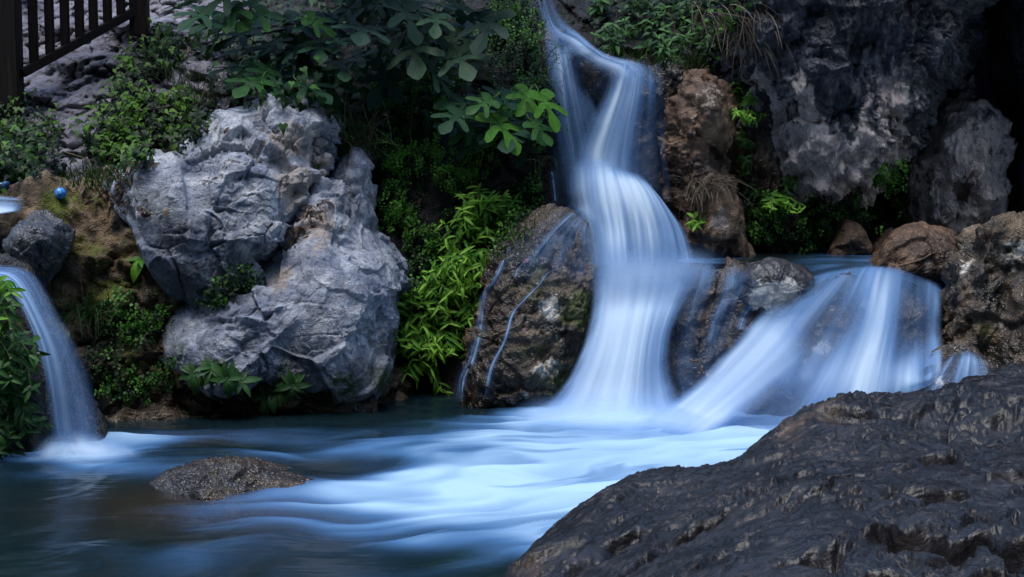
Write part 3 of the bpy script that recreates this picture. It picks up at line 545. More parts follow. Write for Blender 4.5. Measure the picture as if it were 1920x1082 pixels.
gf = grid_faces(200, 140); gf = gf[(q[gf][:, :, 1] > edge[gf] + .02 * fs[gf]).all(1)]
up = mesh_obj('water', q, gf, M['pool'], attrs={'foam': foam, 'depth': .9 + 0 * foam}); tag(up, kind='structure')

def sheet(parent, guides, nu=150, nv=110, streak=30., contrast=.8, seed=0, ev=(.15, .15), eu=(.0, .0), disp=.012, layers=1, gain=1.0, off=.03, longs=.8, name='water_sheet', hug='min', gap=.018, white=0.):
    """A film of falling water through guide curves (px, py, distance, density), left to right."""
    for L in range(layers):
        gs = np.stack([spline(g, nu) for g in guides], 1)                    # nu, k, 4
        G = np.stack([spline(gs[i], nv) for i in range(nu)], 0)              # nu, nv, 4
        if L == 0 and hug:                               # lie on the rock below, never inside it
            cu, cv = min(nu, 56), min(nv, 40); iu = np.linspace(0, nu - 1, cu).round().astype(int); iv = np.linspace(0, nv - 1, cv).round().astype(int)
            Dg = G[np.ix_(iu, iv)][..., 2].copy(); g0 = Dg.copy()
            for a_ in range(cu):
                for b_ in range(cv):
                    x_, y_ = G[iu[a_], iv[b_], :2]; hh = hit(x_, y_); d0 = g0[a_, b_]
                    if hh is not None and hh[0][1] > d0 - .35:
                        Dg[a_, b_] = min(d0, hh[0][1] - gap) if hug == 'min' or hh[0][1] > d0 + .2 else hh[0][1] - gap
            for _ in range(2 if hug == 'min' else 1):
                Dp = np.pad(Dg, 1, mode='edge'); bl = (Dp[:-2, 1:-1] + Dp[2:, 1:-1] + Dp[1:-1, :-2] + Dp[1:-1, 2:] + 2 * Dg) / 6; Dg = np.minimum(bl, Dg) if hug == 'min' else bl
            tu, tv = np.linspace(0, cu - 1.001, nu), np.linspace(0, cv - 1.001, nv); a0, b0 = tu.astype(int), tv.astype(int); fa, fb_ = (tu - a0)[:, None], (tv - b0)[None]
            hugd = (Dg[np.ix_(a0, b0)] * (1 - fa) + Dg[np.ix_(a0 + 1, b0)] * fa) * (1 - fb_) + (Dg[np.ix_(a0, b0 + 1)] * (1 - fa) + Dg[np.ix_(a0 + 1, b0 + 1)] * fa) * fb_
            def blur(H, k, ax):
                H = np.moveaxis(H, ax, 0); Hp = np.concatenate([np.repeat(H[:1], k, 0), H, np.repeat(H[-1:], k, 0)]); c_ = np.cumsum(np.concatenate([0 * Hp[:1], Hp]), 0)
                return np.moveaxis((c_[2 * k + 1:] - c_[:-2 * k - 1]) / (2 * k + 1), 0, ax)
            ku, kv = max(2, nu // cu * 2), max(2, nv // cv * 2)
            for _ in range(3 if hug == 'min' else 1): hugd = blur(blur(hugd, ku, 0), kv, 1)
        V = P(G[..., 0], G[..., 1], (hugd if hug else G[..., 2]) - L * off); al = G[..., 3]
        wd = np.linalg.norm(np.diff(V, axis=1), axis=2); ln = np.linalg.norm(np.diff(V, axis=0), axis=2)
        av = np.concatenate([np.zeros((nu, 1)), np.cumsum(wd, 1)], 1); lu = np.concatenate([np.zeros((1, nv)), np.cumsum(ln, 0)], 0)
        vv = np.broadcast_to(np.linspace(0, 1, nv)[None], (nu, nv)); uu = np.broadcast_to(np.linspace(0, 1, nu)[:, None], (nu, nv))
        W = .5 * wd.sum(1).mean() + .5 * wd.sum(1).max()
        qx = np.stack([(vv * W * streak * .33).ravel() + L * 3.7, (lu * longs).ravel(), np.full(nu * nv, seed * 1.7 + L)], 1)
        s = .75 * fbm(qx, 3, seed + 100, .45) + .25 * fbm(qx * np.array([3.1, 1.3, 1]), 3, seed + 103)
        a = al.ravel() * (1 + contrast * s) + .35 * contrast * s * al.ravel() * (1 - al.ravel())
        ew = (.8 + .5 * fbm(np.stack([lu.ravel() * 3, vv.ravel(), np.full(nu * nv, seed * 2.)], 1), 3, seed + 120))
        e = sstep(0, 1, vv.ravel() / np.maximum(ev[0] * ew, .01)) * sstep(0, 1, (1 - vv.ravel()) / np.maximum(ev[1] * ew, .01))
        if eu[0]: e = e * sstep(0, eu[0], uu.ravel())
        if eu[1]: e = e * sstep(0, eu[1], 1 - uu.ravel())
        thick = np.clip(a * gain + white, 0, 1) * (.55 + .45 * e); a = np.clip(a * e * gain, 0, .96)
        vf = V.reshape(-1, 3).copy(); vf[:, 1] -= disp * s * 1.5
        o = mesh_obj(name, vf, grid_faces(nu, nv), M['fall'], parent=parent, attrs={'alpha': a, 'thick': thick})
    return o
wf = thing('waterfall', 'main silky waterfall stepping down the middle to the pool', 'waterfall', tuple(P(1180, 790, 5.9)), kind='structure')
sheet(wf, [[(1026, -50, 7.42, .05), (1050, 20, 7.28, .15), (1085, 58, 7.12, .4), (1135, 98, 6.98, .6), (1212, 120, 6.86, .7), (1238, 150, 6.82, .2)],
           [(1008, -50, 7.42, .15), (1036, 45, 7.2, .35), (1082, 78, 7.05, .85), (1125, 108, 6.93, .95), (1175, 132, 6.82, .95), (1195, 190, 6.78, .5)],
           [(990, -50, 7.42, .05), (1022, 75, 7.18, .35), (1066, 112, 7.02, .5), (1098, 130, 6.9, .1), (1134, 155, 6.8, .4), (1136, 200, 6.77, .3)]], seed=1, ev=(.45, .6), eu=(.1, .3), streak=36, layers=2, gain=.8, contrast=1.0, longs=.5)
sheet(wf, [[(1012, 45, 7.2, .25), (1014, 130, 7.06, .2), (1016, 230, 6.98, .12), (1022, 320, 6.93, .1), (1026, 440, 6.88, .1)],
           [(1030, 52, 7.17, .7), (1036, 140, 7.02, .5), (1045, 230, 6.95, .32), (1058, 320, 6.88, .25), (1064, 430, 6.8, .2)],
           [(1056, 58, 7.12, .9), (1066, 140, 6.96, .9), (1080, 220, 6.88, .75), (1094, 300, 6.81, .6), (1090, 410, 6.72, .4)],
           [(1092, 78, 7.04, .4), (1104, 150, 6.92, .15), (1126, 220, 6.8, .8), (1140, 290, 6.74, .95), (1150, 400, 6.64, .9)]], seed=2, ev=(.5, .4), eu=(.16, .3), streak=34, layers=2, gain=.8, contrast=1.1, longs=.45)
sheet(wf, [[(1140, 98, 6.9, .3), (1128, 170, 6.84, .6), (1096, 230, 6.8, .8), (1070, 300, 6.75, .8), (1060, 400, 6.62, .7)],
           [(1172, 104, 6.86, .85), (1156, 170, 6.8, .85), (1130, 240, 6.75, .88), (1112, 300, 6.71, .92), (1118, 400, 6.58, .95)],
           [(1194, 108, 6.86, .9), (1182, 180, 6.79, .8), (1166, 250, 6.75, .7), (1156, 320, 6.7, .75), (1168, 400, 6.57, .95)],
           [(1214, 114, 6.87, .75), (1212, 190, 6.81, .32), (1206, 260, 6.77, .25), (1204, 330, 6.72, .2), (1222, 400, 6.6, .25)],
           [(1230, 122, 6.9, .45), (1236, 200, 6.86, .2), (1238, 280, 6.82, .17), (1244, 350, 6.76, .06), (1262, 420, 6.66, .0)],
           [(1246, 130, 6.92, .1), (1252, 200, 6.9, .1), (1254, 280, 6.86, .1), (1260, 350, 6.8, .1), (1275, 430, 6.7, .0)]], seed=3, ev=(.35, .25), eu=(.14, .3), streak=36, layers=2, gain=.84, contrast=.9, longs=.4, nv=150)
sheet(wf, [[(1008, 70, 7.1, .1), (1010, 200, 7.0, .2), (1015, 330, 6.9, .25), (1030, 430, 6.8, .1)], [(1080, 100, 7.0, .3), (1085, 200, 6.9, .25), (1080, 300, 6.85, .35), (1085, 430, 6.7, .4)],
           [(1150, 130, 6.9, .3), (1150, 200, 6.85, .35), (1150, 300, 6.8, .4), (1160, 430, 6.6, .4)], [(1240, 130, 6.9, .3), (1245, 220, 6.86, .25), (1250, 330, 6.8, .25), (1275, 440, 6.6, .1)]], seed=28, gain=.32, ev=(.2, .2), eu=(.2, .3), streak=34, contrast=2.2, hug='on', gap=.02, longs=.5, nv=150)
sheet(wf, [[(1058, 290, 6.74, .3), (1060, 360, 6.62, .7), (1080, 430, 6.46, .9), (1108, 545, 6.2, .9)],
           [(1116, 285, 6.7, .9), (1122, 360, 6.53, .95), (1136, 440, 6.42, .95), (1146, 545, 6.22, .95)],
           [(1164, 312, 6.68, .9), (1188, 362, 6.5, .95), (1205, 440, 6.4, .55), (1212, 545, 6.22, .7)],
           [(1196, 322, 6.68, .85), (1234, 374, 6.53, .92), (1264, 440, 6.43, .75), (1280, 545, 6.24, .85)],
           [(1212, 338, 6.7, .6), (1256, 392, 6.6, .6), (1292, 445, 6.5, .45), (1318, 530, 6.34, .5)]], seed=4, ev=(.3, .2), eu=(.24, .35), streak=40, contrast=1.0, layers=2, nu=150, nv=130, longs=.35)
sheet(wf, [[(1104, 465, 6.36, .1), (1106, 570, 6.1, .7), (1085, 660, 5.97, .8), (1040, 735, 5.9, .6), (960, 790, 5.8, .3)],
           [(1150, 450, 6.36, .95), (1140, 570, 6.07, .95), (1120, 660, 5.93, .95), (1085, 740, 5.85, .9), (1040, 805, 5.73, .7)],
           [(1212, 450, 6.36, .95), (1195, 570, 6.05, .95), (1180, 660, 5.91, .95), (1165, 740, 5.81, .95), (1150, 812, 5.66, .85)],
           [(1278, 455, 6.38, .8), (1248, 560, 6.07, .9), (1226, 650, 5.93, .75), (1225, 740, 5.83, .75), (1240, 812, 5.68, .85)],
           [(1350, 472, 6.42, .35), (1304, 545, 6.12, .6), (1264, 630, 5.99, .3), (1270, 720, 5.87, .5), (1330, 805, 5.68, .7)]], seed=5, ev=(.22, .25), eu=(.32, .1), streak=18, contrast=.45, layers=2, nu=180, nv=150, longs=.35)
sheet(wf, [[(1075, 445, 6.34, .0), (1078, 480, 6.2, .1), (1080, 530, 6.1, .1), (1080, 590, 6.04, .0)], [(1150, 435, 6.3, .4), (1150, 478, 6.16, .6), (1148, 530, 6.04, .6), (1140, 590, 6.0, .3)], [(1230, 435, 6.3, .4), (1232, 480, 6.16, .65), (1228, 530, 6.04, .6), (1215, 590, 6.0, .3)], [(1300, 450, 6.32, .3), (1310, 484, 6.2, .5), (1300, 530, 6.08, .35), (1275, 590, 6.02, .2)], [(1370, 465, 6.36, .0), (1385, 488, 6.28, .1), (1370, 530, 6.1, .05), (1330, 590, 6.04, .0)]], seed=27, gain=.55, white=0.3, ev=(.4, .4), eu=(.5, .5), streak=8, contrast=.6, hug=None, longs=2.)
sheet(wf, [[(930, 765, 5.81, .0), (935, 785, 5.61, .2), (945, 805, 5.38, .15)], [(1020, 735, 5.90, .1), (1020, 775, 5.54, .5), (1020, 812, 5.28, .4)], [(1120, 720, 5.84, .15), (1110, 770, 5.48, .6), (1110, 822, 5.20, .5)], [(1200, 720, 5.82, .1), (1200, 770, 5.46, .6), (1200, 824, 5.18, .5)], [(1290, 740, 5.78, .0), (1290, 780, 5.42, .3), (1280, 828, 5.16, .3)], [(1360, 760, 5.72, .0), (1360, 800, 5.36, .1), (1360, 832, 5.16, .0)]], seed=29, white=.5, ev=(.25, .3), eu=(.6, .4), streak=7, contrast=1.0, hug=None, longs=3., nv=180, nu=90, layers=2, gain=.8)
sheet(wf, [[(1290, 480, 6.4, .5), (1275, 530, 6.14, .4), (1250, 610, 6.02, .35), (1240, 700, 5.92, .3), (1250, 790, 5.76, .3)], [(1340, 484, 6.36, .45), (1330, 530, 6.1, .25), (1305, 610, 5.98, .16), (1295, 700, 5.88, .2), (1320, 790, 5.72, .4)],
           [(1400, 494, 6.34, .3), (1385, 545, 6.06, .2), (1355, 620, 5.95, .14), (1340, 700, 5.86, .2), (1370, 790, 5.7, .5)], [(1440, 520, 6.3, .15), (1435, 560, 6.06, .2), (1410, 630, 5.94, .2), (1400, 710, 5.84, .3), (1420, 790, 5.7, .5)]], seed=26, ev=(.2, .25), eu=(.2, .1), streak=26, contrast=1.5, longs=.6, hug='on', gap=.015)
sheet(wf, [[(1090, 370, 6.66, .5), (1040, 395, 6.48, .45), (985, 430, 6.36, .35), (935, 480, 6.26, .3), (900, 560, 6.16, .1)],
           [(1095, 385, 6.6, .6), (1060, 410, 6.42, .4), (1020, 450, 6.22, .3), (985, 500, 6.12, .2), (960, 570, 6.06, .0)],
           [(1100, 400, 6.56, .7), (1085, 425, 6.38, .4), (1070, 460, 6.2, .25), (1050, 510, 6.08, .15), (1030, 560, 6.04, .0)],
           [(1105, 415, 6.54, .9), (1108, 450, 6.4, .7), (1118, 490, 6.28, .6), (1122, 530, 6.2, .4), (1120, 560, 6.18, .2)]], seed=6, gain=.75, ev=(.3, .2), eu=(.25, .4), streak=40, contrast=1.5, hug='on', gap=.014, longs=.6)
def trickle(parent, pts, w0, w1, seed, a=.75):
    p = np.array(pts, float); k = np.linspace(w0, w1, len(p))
    gl = [[(x - ww * 1.5, y, d, a * .15) for (x, y, d), ww in zip(p, k)], [(x - ww * .4, y, d, a * .5) for (x, y, d), ww in zip(p, k)], [(x, y, d, a) for x, y, d in p], [(x + ww * .7, y, d, a * .4) for (x, y, d), ww in zip(p, k)], [(x + ww * 1.8, y, d, a * .1) for (x, y, d), ww in zip(p, k)]]
    sheet(parent, gl, nu=90, nv=36, seed=seed, ev=(.3, .3), eu=(.12, .08), streak=110, contrast=1.3, disp=.003, name='trickle', hug='on', gap=.008, longs=1.2)
trickle(wf, [(958, 455, 6.2), (940, 500, 6.12), (925, 530, 6.1), (908, 555, 6.04), (900, 610, 6.0), (885, 670, 5.96), (866, 710, 5.98), (860, 758, 6.02)], 4, 11, 11, .85)
trickle(wf, [(1000, 480, 6.1), (975, 500, 6.06), (965, 520, 6.03)], 5, 6, 12, .6)
trickle(wf, [(1065, 500, 6.05), (1030, 510, 6.03), (1010, 535, 6.0), (985, 560, 5.98), (960, 590, 5.96), (945, 640, 5.94), (920, 690, 5.94), (908, 755, 5.98)], 4, 8, 13, .42)
trickle(wf, [(1033, 320, 6.9), (1036, 340, 6.87), (1040, 380, 6.84)], 5, 6, 14, .7)
cas = thing('waterfall', 'broad right cascade fanning over its rounded rock into the pool', 'waterfall', tuple(P(1560, 800, 5.6)), kind='structure')
sheet(cas, [[(1520, 505, 6.5, .05), (1490, 548, 6.22, .4), (1440, 590, 6.0, .6), (1372, 645, 5.86, .75), (1290, 728, 5.74, .8), (1180, 800, 5.62, .6)],
            [(1560, 500, 6.5, .1), (1545, 530, 6.22, .5), (1495, 580, 5.94, .75), (1415, 668, 5.76, .8), (1330, 745, 5.64, .8), (1235, 818, 5.5, .8)],
            [(1600, 496, 6.5, .1), (1590, 517, 6.2, .55), (1540, 590, 5.84, .35), (1465, 690, 5.68, .45), (1390, 768, 5.56, .5), (1325, 828, 5.44, .8)],
            [(1635, 496, 6.5, .1), (1625, 513, 6.2, .6), (1590, 600, 5.8, .22), (1540, 700, 5.62, .5), (1485, 782, 5.5, .3), (1440, 838, 5.4, .8)],
            [(1668, 497, 6.5, .1), (1662, 516, 6.18, .65), (1645, 610, 5.78, .6), (1622, 700, 5.6, .8), (1600, 782, 5.5, .7), (1580, 843, 5.4, .8)],
            [(1700, 502, 6.5, .1), (1695, 526, 6.18, .45), (1688, 610, 5.8, .25), (1675, 690, 5.64, .7), (1665, 782, 5.52, .85), (1660, 843, 5.4, .9)],
            [(1735, 515, 6.48, .1), (1732, 542, 6.18, .4), (1730, 620, 5.86, .25), (1725, 700, 5.7, .8), (1725, 782, 5.56, .9), (1725, 843, 5.4, .9)],
            [(1770, 530, 6.46, .1), (1768, 560, 6.18, .6), (1768, 620, 5.95, .7), (1770, 700, 5.8, .85), (1772, 782, 5.62, .9), (1780, 843, 5.44, .9)]], gap=.035, seed=7, layers=2, gain=.72, off=.045, ev=(.2, .08), eu=(.14, .06), streak=16, contrast=1.45, nu=220, nv=220, longs=.5)
sheet(cas, [[(1440, 560, 5.86, .3), (1380, 630, 5.72, .6), (1300, 715, 5.62, .8), (1220, 775, 5.52, .6), (1150, 800, 5.46, .3)],
            [(1500, 570, 5.80, .6), (1430, 650, 5.64, .7), (1350, 730, 5.54, .7), (1280, 790, 5.44, .8), (1220, 820, 5.36, .5)],
            [(1560, 690, 5.50, .1), (1500, 730, 5.44, .3), (1430, 770, 5.40, .5), (1360, 810, 5.36, .6), (1300, 835, 5.32, .3)]], seed=8, ev=(.3, .3), eu=(.2, .2), streak=16, contrast=.8, longs=.5)
trickle(cas, [(1385, 558, 6.04), (1360, 565, 6.0), (1345, 600, 5.98), (1335, 650, 5.94)], 9, 12, 15, .5)
trickle(cas, [(1410, 570, 6.02), (1395, 590, 5.98), (1385, 620, 5.95)], 9, 10, 16, .4)
side = thing('waterfall', 'small side spill over a stone at the far right of the cascade', 'waterfall', tuple(P(1800, 760, 5.3)), kind='structure')
sheet(side, [[(1790, 655, 5.42, .4), (1765, 680, 5.32, .7), (1735, 720, 5.26, .7), (1700, 770, 5.24, .7)],
             [(1815, 652, 5.42, .7), (1810, 680, 5.3, .6), (1800, 730, 5.22, .5), (1790, 780, 5.2, .6)],
             [(1835, 660, 5.42, .3), (1858, 690, 5.34, .5), (1872, 730, 5.3, .5), (1880, 780, 5.28, .3)]], seed=9, ev=(.4, .4), eu=(.3, .1), streak=26, gain=.75, contrast=1.4)
lf = thing('waterfall', 'narrow blue waterfall pouring down at the left into the pool', 'waterfall', tuple(P(120, 850, 5.1)), kind='structure')
sheet(lf, [[(-60, 528, 5.5, .6), (0, 530, 5.34, .6), (48, 605, 5.2, .55), (76, 700, 5.1, .5), (94, 858, 5.0, .45)],
           [(-40, 512, 5.5, .8), (24, 520, 5.34, .8), (72, 600, 5.18, .75), (104, 695, 5.06, .75), (128, 860, 4.98, .85)],
           [(-20, 500, 5.5, .6), (48, 515, 5.34, .5), (98, 605, 5.18, .45), (138, 700, 5.06, .5), (162, 858, 4.98, .6)],
           [(-10, 490, 5.5, .2), (66, 512, 5.36, .15), (125, 605, 5.2, .12), (175, 705, 5.1, .15), (205, 852, 5.02, .2)]], seed=10, ev=(.3, .4), eu=(.02, .1), streak=34, contrast=1.0, layers=2, longs=.4, gain=.75)
sheet(lf, [[(40, 850, 5.0, .0), (45, 862, 4.94, .2), (55, 872, 4.9, .1)], [(100, 800, 4.98, .3), (105, 838, 4.9, .8), (110, 872, 4.84, .5)], [(150, 795, 4.98, .3), (160, 836, 4.9, .8), (170, 872, 4.84, .5)], [(210, 815, 5.0, .1), (225, 842, 4.93, .5), (235, 868, 4.88, .3)], [(280, 835, 5.02, .0), (285, 850, 4.96, .15), (290, 862, 4.92, .0)]], seed=31, white=0.45, ev=(.3, .3), eu=(.6, .4), streak=12, contrast=1.3, hug=None, longs=4., nv=90, nu=60, layers=2, gain=.7)
ts = thing('water', None, None, tuple(P(0, 390, 6.0)), kind='structure')
sheet(ts, [[(-80, 355, 6.25, .7), (-20, 362, 6.15, .8), (25, 368, 6.08, .7), (60, 374, 6.05, .3)], [(-80, 380, 6.1, .6), (-20, 383, 6.04, .8), (20, 385, 5.99, .7), (50, 386, 5.97, .3)], [(-80, 410, 5.95, .8), (-20, 405, 5.9, .8), (15, 400, 5.88, .6), (45, 396, 5.88, .2)]], seed=20, ev=(.2, .2), eu=(.0, .3), streak=25)

# ------------------------------------------------------------------ PLANTS
class Buf:
    def __init__(s): s.v = []; s.f = []; s.t = []; s.n = 0
    def add(s, v, f, tint):
        s.v.append(v); s.f.extend([tuple(int(i) + s.n for i in q) for q in f]); s.t.append(np.broadcast_to(np.asarray(tint, float), (len(v),))); s.n += len(v)
    def build(s, name, mat, parent=None, smooth=True):
        if not s.n: return None
        return mesh_obj(name, np.vstack(s.v), s.f, mat, parent=parent, attrs={'tint': np.clip(np.concatenate(s.t), 0, 1)}, smooth=smooth)
def unit(a): a = np.asarray(a, float); return a / (np.linalg.norm(a) + 1e-9)
def frame(n, tip):
    n = unit(n); t = unit(tip - n * np.dot(tip, n)); return np.cross(t, n), t, n
def put(buf, tpl, pos, n, tip, s, tint, sx=1.0):
    v, f, dt = tpl; x, t, nn = frame(n, tip)
    buf.add(pos + s * (v[:, :1] * x * sx + v[:, 1:2] * t + v[:, 2:3] * nn), f, tint + dt)
def tpl_outline(half, cen, droop=.25, fold=.2, veins=()):
    o = half + [(-x, y) for x, y in half[::-1] if abs(x) > 1e-6]
    o = np.array(o); c = np.array([0, cen]); v = [np.array([[0, cen]]), c + (o - c) * .5, o]
    v = np.vstack(v); n = len(o); f = []
    for i in range(n):
        j = (i + 1) % n; f.append((0, 1 + i, 1 + j)); f.append((1 + i, 1 + n + i, 1 + n + j, 1 + j))
    dt = np.zeros(len(v))
    z = -droop * (v[:, 1] - .2) ** 2 * np.sign(v[:, 1]) + fold * np.abs(v[:, 0]) - .35 * v[:, 0] ** 2
    v = np.c_[v, z]
    for (x, y) in veins:
        d = np.array([x, y]); nn = np.array([-y, x]) / np.hypot(x, y) * .011; k = len(v); q = []
        for t_ in (0., .5, .92):
            for sg in (1, -1):
                a = d * t_ + nn * sg * (1 - .7 * t_); q.append([a[0], a[1], -droop * (a[1] - .2) ** 2 * np.sign(a[1]) + fold * abs(a[0]) - .35 * a[0] ** 2 + .012])
        v = np.vstack([v, q]); f += [(k, k + 1, k + 3, k + 2), (k + 2, k + 3, k + 5, k + 4)]; dt = np.r_[dt, np.full(6, .28)]
    return v, f, dt
FIG = tpl_outline([(0, 0), (.12, -.08), (.28, -.09), (.43, .0), (.46, .10), (.36, .17), (.2, .19), (.1, .24), (.26, .36), (.44, .46), (.56, .60), (.55, .70), (.42, .68), (.26, .56), (.14, .47), (.075, .48), (.09, .62), (.17, .78), (.19, .90), (.10, 1.02), (0, 1.07)], .33, veins=[(0.001, 1.0), (.46, .58), (-.46, .58), (.36, .1), (-.36, .1)])
IVY = tpl_outline([(0, .05), (.18, -.08), (.36, .0), (.42, .22), (.24, .38), (.16, .6), (0, 1.0)], .3, droop=.3)
FAN = tpl_outline([(0, 0), (.2, .25), (.5, .5), (.42, .8), (.2, .78), (0, .95)], .45, droop=.1, fold=.1)
def lance(wid=.18, bend=.5, seg=7):
    v, f = [], []
    for i in range(seg + 1):
        t = i / seg; w_ = wid * (math.sin(math.pi * min(t * .92 + .06, 1)) ** .8) * (1 - .15 * t); a = bend * t
        y = math.sin(a) / bend if bend else t; z = -(1 - math.cos(a)) / bend if bend else 0
        v += [(-w_, y, z + w_ * .35), (0, y, z), (w_, y, z + w_ * .35)]
    for i in range(seg):
        for k in (0, 1): a = 3 * i + k; f.append((a, a + 1, a + 4, a + 3))
    v = np.array(v); dt = np.tile([0, .12, 0], seg + 1).astype(float); return v, f, dt
LAN = [lance(.16, .5), lance(.14, 1.0), lance(.18, 1.5), lance(.12, .25)]
def tube(buf, pts, r0, r1, tint=.5, sides=6):
    pts = np.asarray(pts, float); n = len(pts); tg = np.gradient(pts, axis=0); vs = []
    for i in range(n):
        t = unit(tg[i]); a = unit(np.cross(t, [.3, .9, .2])); b = np.cross(t, a); r = r0 + (r1 - r0) * i / (n - 1)
        vs += [pts[i] + r * (math.cos(k) * a + math.sin(k) * b) for k in np.linspace(0, 2 * math.pi, sides, endpoint=False)]
    f = [(i * sides + k, i * sides + (k + 1) % sides, (i + 1) * sides + (k + 1) % sides, (i + 1) * sides + k) for i in range(n - 1) for k in range(sides)]
    f.append(tuple(range(sides))[::-1]); f.append(tuple((n - 1) * sides + k for k in range(sides)))
    buf.add(np.array(vs), f, tint)
def blade(buf, p, d, L, wd, droop, tint, rng, seg=6):
    d = unit(d); side = unit(np.cross(d, [0, -1, .3]) + .4 * rng.normal(size=3)); v = []; q = np.array(p, float); dd = d.copy()
    for i in range(seg + 1):
        t = i / seg; w_ = wd * (1 - t) ** .7 + .0004; v += [q - side * w_, q + side * w_]
        q = q + dd * L / seg; dd = unit(dd + np.array([0, 0, -droop / seg]) + .05 * rng.normal(size=3))
    buf.add(np.array(v), [(2 * i, 2 * i + 1, 2 * i + 3, 2 * i + 2) for i in range(seg)], tint)

def grass_tuft(label, px, py, n, L, spread, mat='grass', dry=0., up=(0, -.3, 1), wd=.003, droop=.9, seed=0, group=None, rad=.05, name='grass_tuft', h=None):
    rng = np.random.RandomState(seed); h = h or hit(px, py)
    if h is None: return
    t = thing(name, label, 'grass', tuple(h[0]), group); b = Buf(); b2 = Buf()
    for i in range(n):
        p = h[0] + rng.normal(size=3) * rad * np.array([1, .4, .3]); d = unit(np.array(up) + spread * rng.normal(size=3) * np.array([1, .6, .6]))
        (b2 if rng.rand() < dry else b).add if False else None
        blade(b2 if rng.rand() < dry else b, p - .02 * d, d, L * rng.uniform(.5, 1.1), wd, droop * rng.uniform(.3, 1.5), rng.uniform(.1, 1) ** 1.3, rng)
    b.build('blades', M[mat], t); b2.build('dry_blades', M['straw'], t)
    return t
def leafy(label, cat, px, py, stems, L, leaf, mat='herb', seed=0, dirv=(0, -.5, .8), spread=.5, droop=1.0, group=None, name='leafy_plant', lpp=9, bright=(.3, 1.), flower=False, off=0., dist=None, wide=1.):
    """An upright or hanging herb: arching stems with lance leaves along them."""
    rng = np.random.RandomState(seed); h = hit(px, py)
    if h is None: return
    base = h[0] if dist is None else P(px, py, dist); base = base - np.array([0, off, 0])
    t = thing(name, label, cat, tuple(base), group); sb, lb, fb = Buf(), Buf(), Buf()
    for s_ in range(stems):
        d = unit(np.array(dirv) + spread * rng.normal(size=3) * np.array([1, .5, .6])); q = base + rng.normal(size=3) * .012 * np.array([1, .5, 1]); pts = [q.copy()]; ll = L * rng.uniform(.6, 1.15); N_ = 10
        for i in range(N_):
            q = q + d * ll / N_; d = unit(d + np.array([0, -.02, -droop / N_]) + .07 * rng.normal(size=3)); pts.append(q.copy())
        pts = np.array(pts); tube(sb, pts, .0028, .0012, rng.uniform(.2, .8), 5); tg = np.gradient(pts, axis=0); a0 = rng.uniform(0, 6.28)
        for k in range(lpp):
            u = .12 + .88 * (k + rng.uniform(-.2, .2)) / lpp; u = min(max(u, 0), .999); i = int(u * N_); p = pts[i] * (1 - (u * N_ - i)) + pts[i + 1] * (u * N_ - i); tt = unit(tg[i])
            a = a0 + k * 2.4; s1_ = unit(np.cross(tt, [.2, 1, .1])); s2_ = np.cross(tt, s1_); rad = math.cos(a) * s1_ + math.sin(a) * s2_
            tip = unit(rad * .9 + tt * .75 + np.array([0, -.25, .1])); nn = unit(tt * .6 + np.array([0, -.55, .9]) - rad * .2 + .25 * rng.normal(size=3))
            put(lb, LAN[rng.randint(3)], p, nn, tip, leaf * rng.uniform(.6, 1.15) * (1 - .3 * u), rng.uniform(*bright), sx=wide)
        for k in range(2):
            put(lb, LAN[rng.randint(2)], pts[-1], np.array([.3 * rng.normal(), -.7, .6]), tg[-1] + .4 * rng.normal(size=3) * .05 + np.array([0, 0, .02]), leaf * .6, min(1, bright[1]), sx=wide)
        if flower and rng.rand() < .7:
            u_, f_ = ico(2); fb.add(pts[-1] + np.array([0, 0, .012]) + u_ * .006, f_, .9); tube(sb, [pts[-1], pts[-1] + np.array([0, 0, .012])], .001, .001, .6, 4)
    sb.build('stem', M['stem'], t); lb.build('foliage', M[mat], t); fb.build('flower_bud', M['straw'], t)
    return t
def rosette(label, px, py, n, L, mat='herb_dark', seed=0, group=None, bright=(.3, 1.), nrm=None, name='rosette_plant', wide=1.2):
    rng = np.random.RandomState(seed); h = hit(px, py)
    if h is None: return
    t = thing(name, label, 'plant', tuple(h[0]), group); b = Buf(); ax = unit(h[1] * .6 + np.array([0, -.5, .7]))
    x, y, n_ = frame(ax, np.array([0, 0, 1.]))
    for k in range(n):
        a = k * 2.4; el = .25 + .9 * (k / n); d = unit((math.cos(a) * x + math.sin(a) * y) * math.cos(el) + ax * math.sin(el))
        put(b, LAN[k % 3], h[0] + ax * .035, ax + d * -.3 + .15 * rng.normal(size=3), d, L * rng.uniform(.7, 1.1) * (1 - .35 * k / n), rng.uniform(*bright), sx=wide)
    b.build('foliage', M[mat], t); sb = Buf(); tube(sb, [h[0] - ax * .02, h[0] + ax * .04], .006, .004); sb.build('stem', M['stem'], t)
    return t
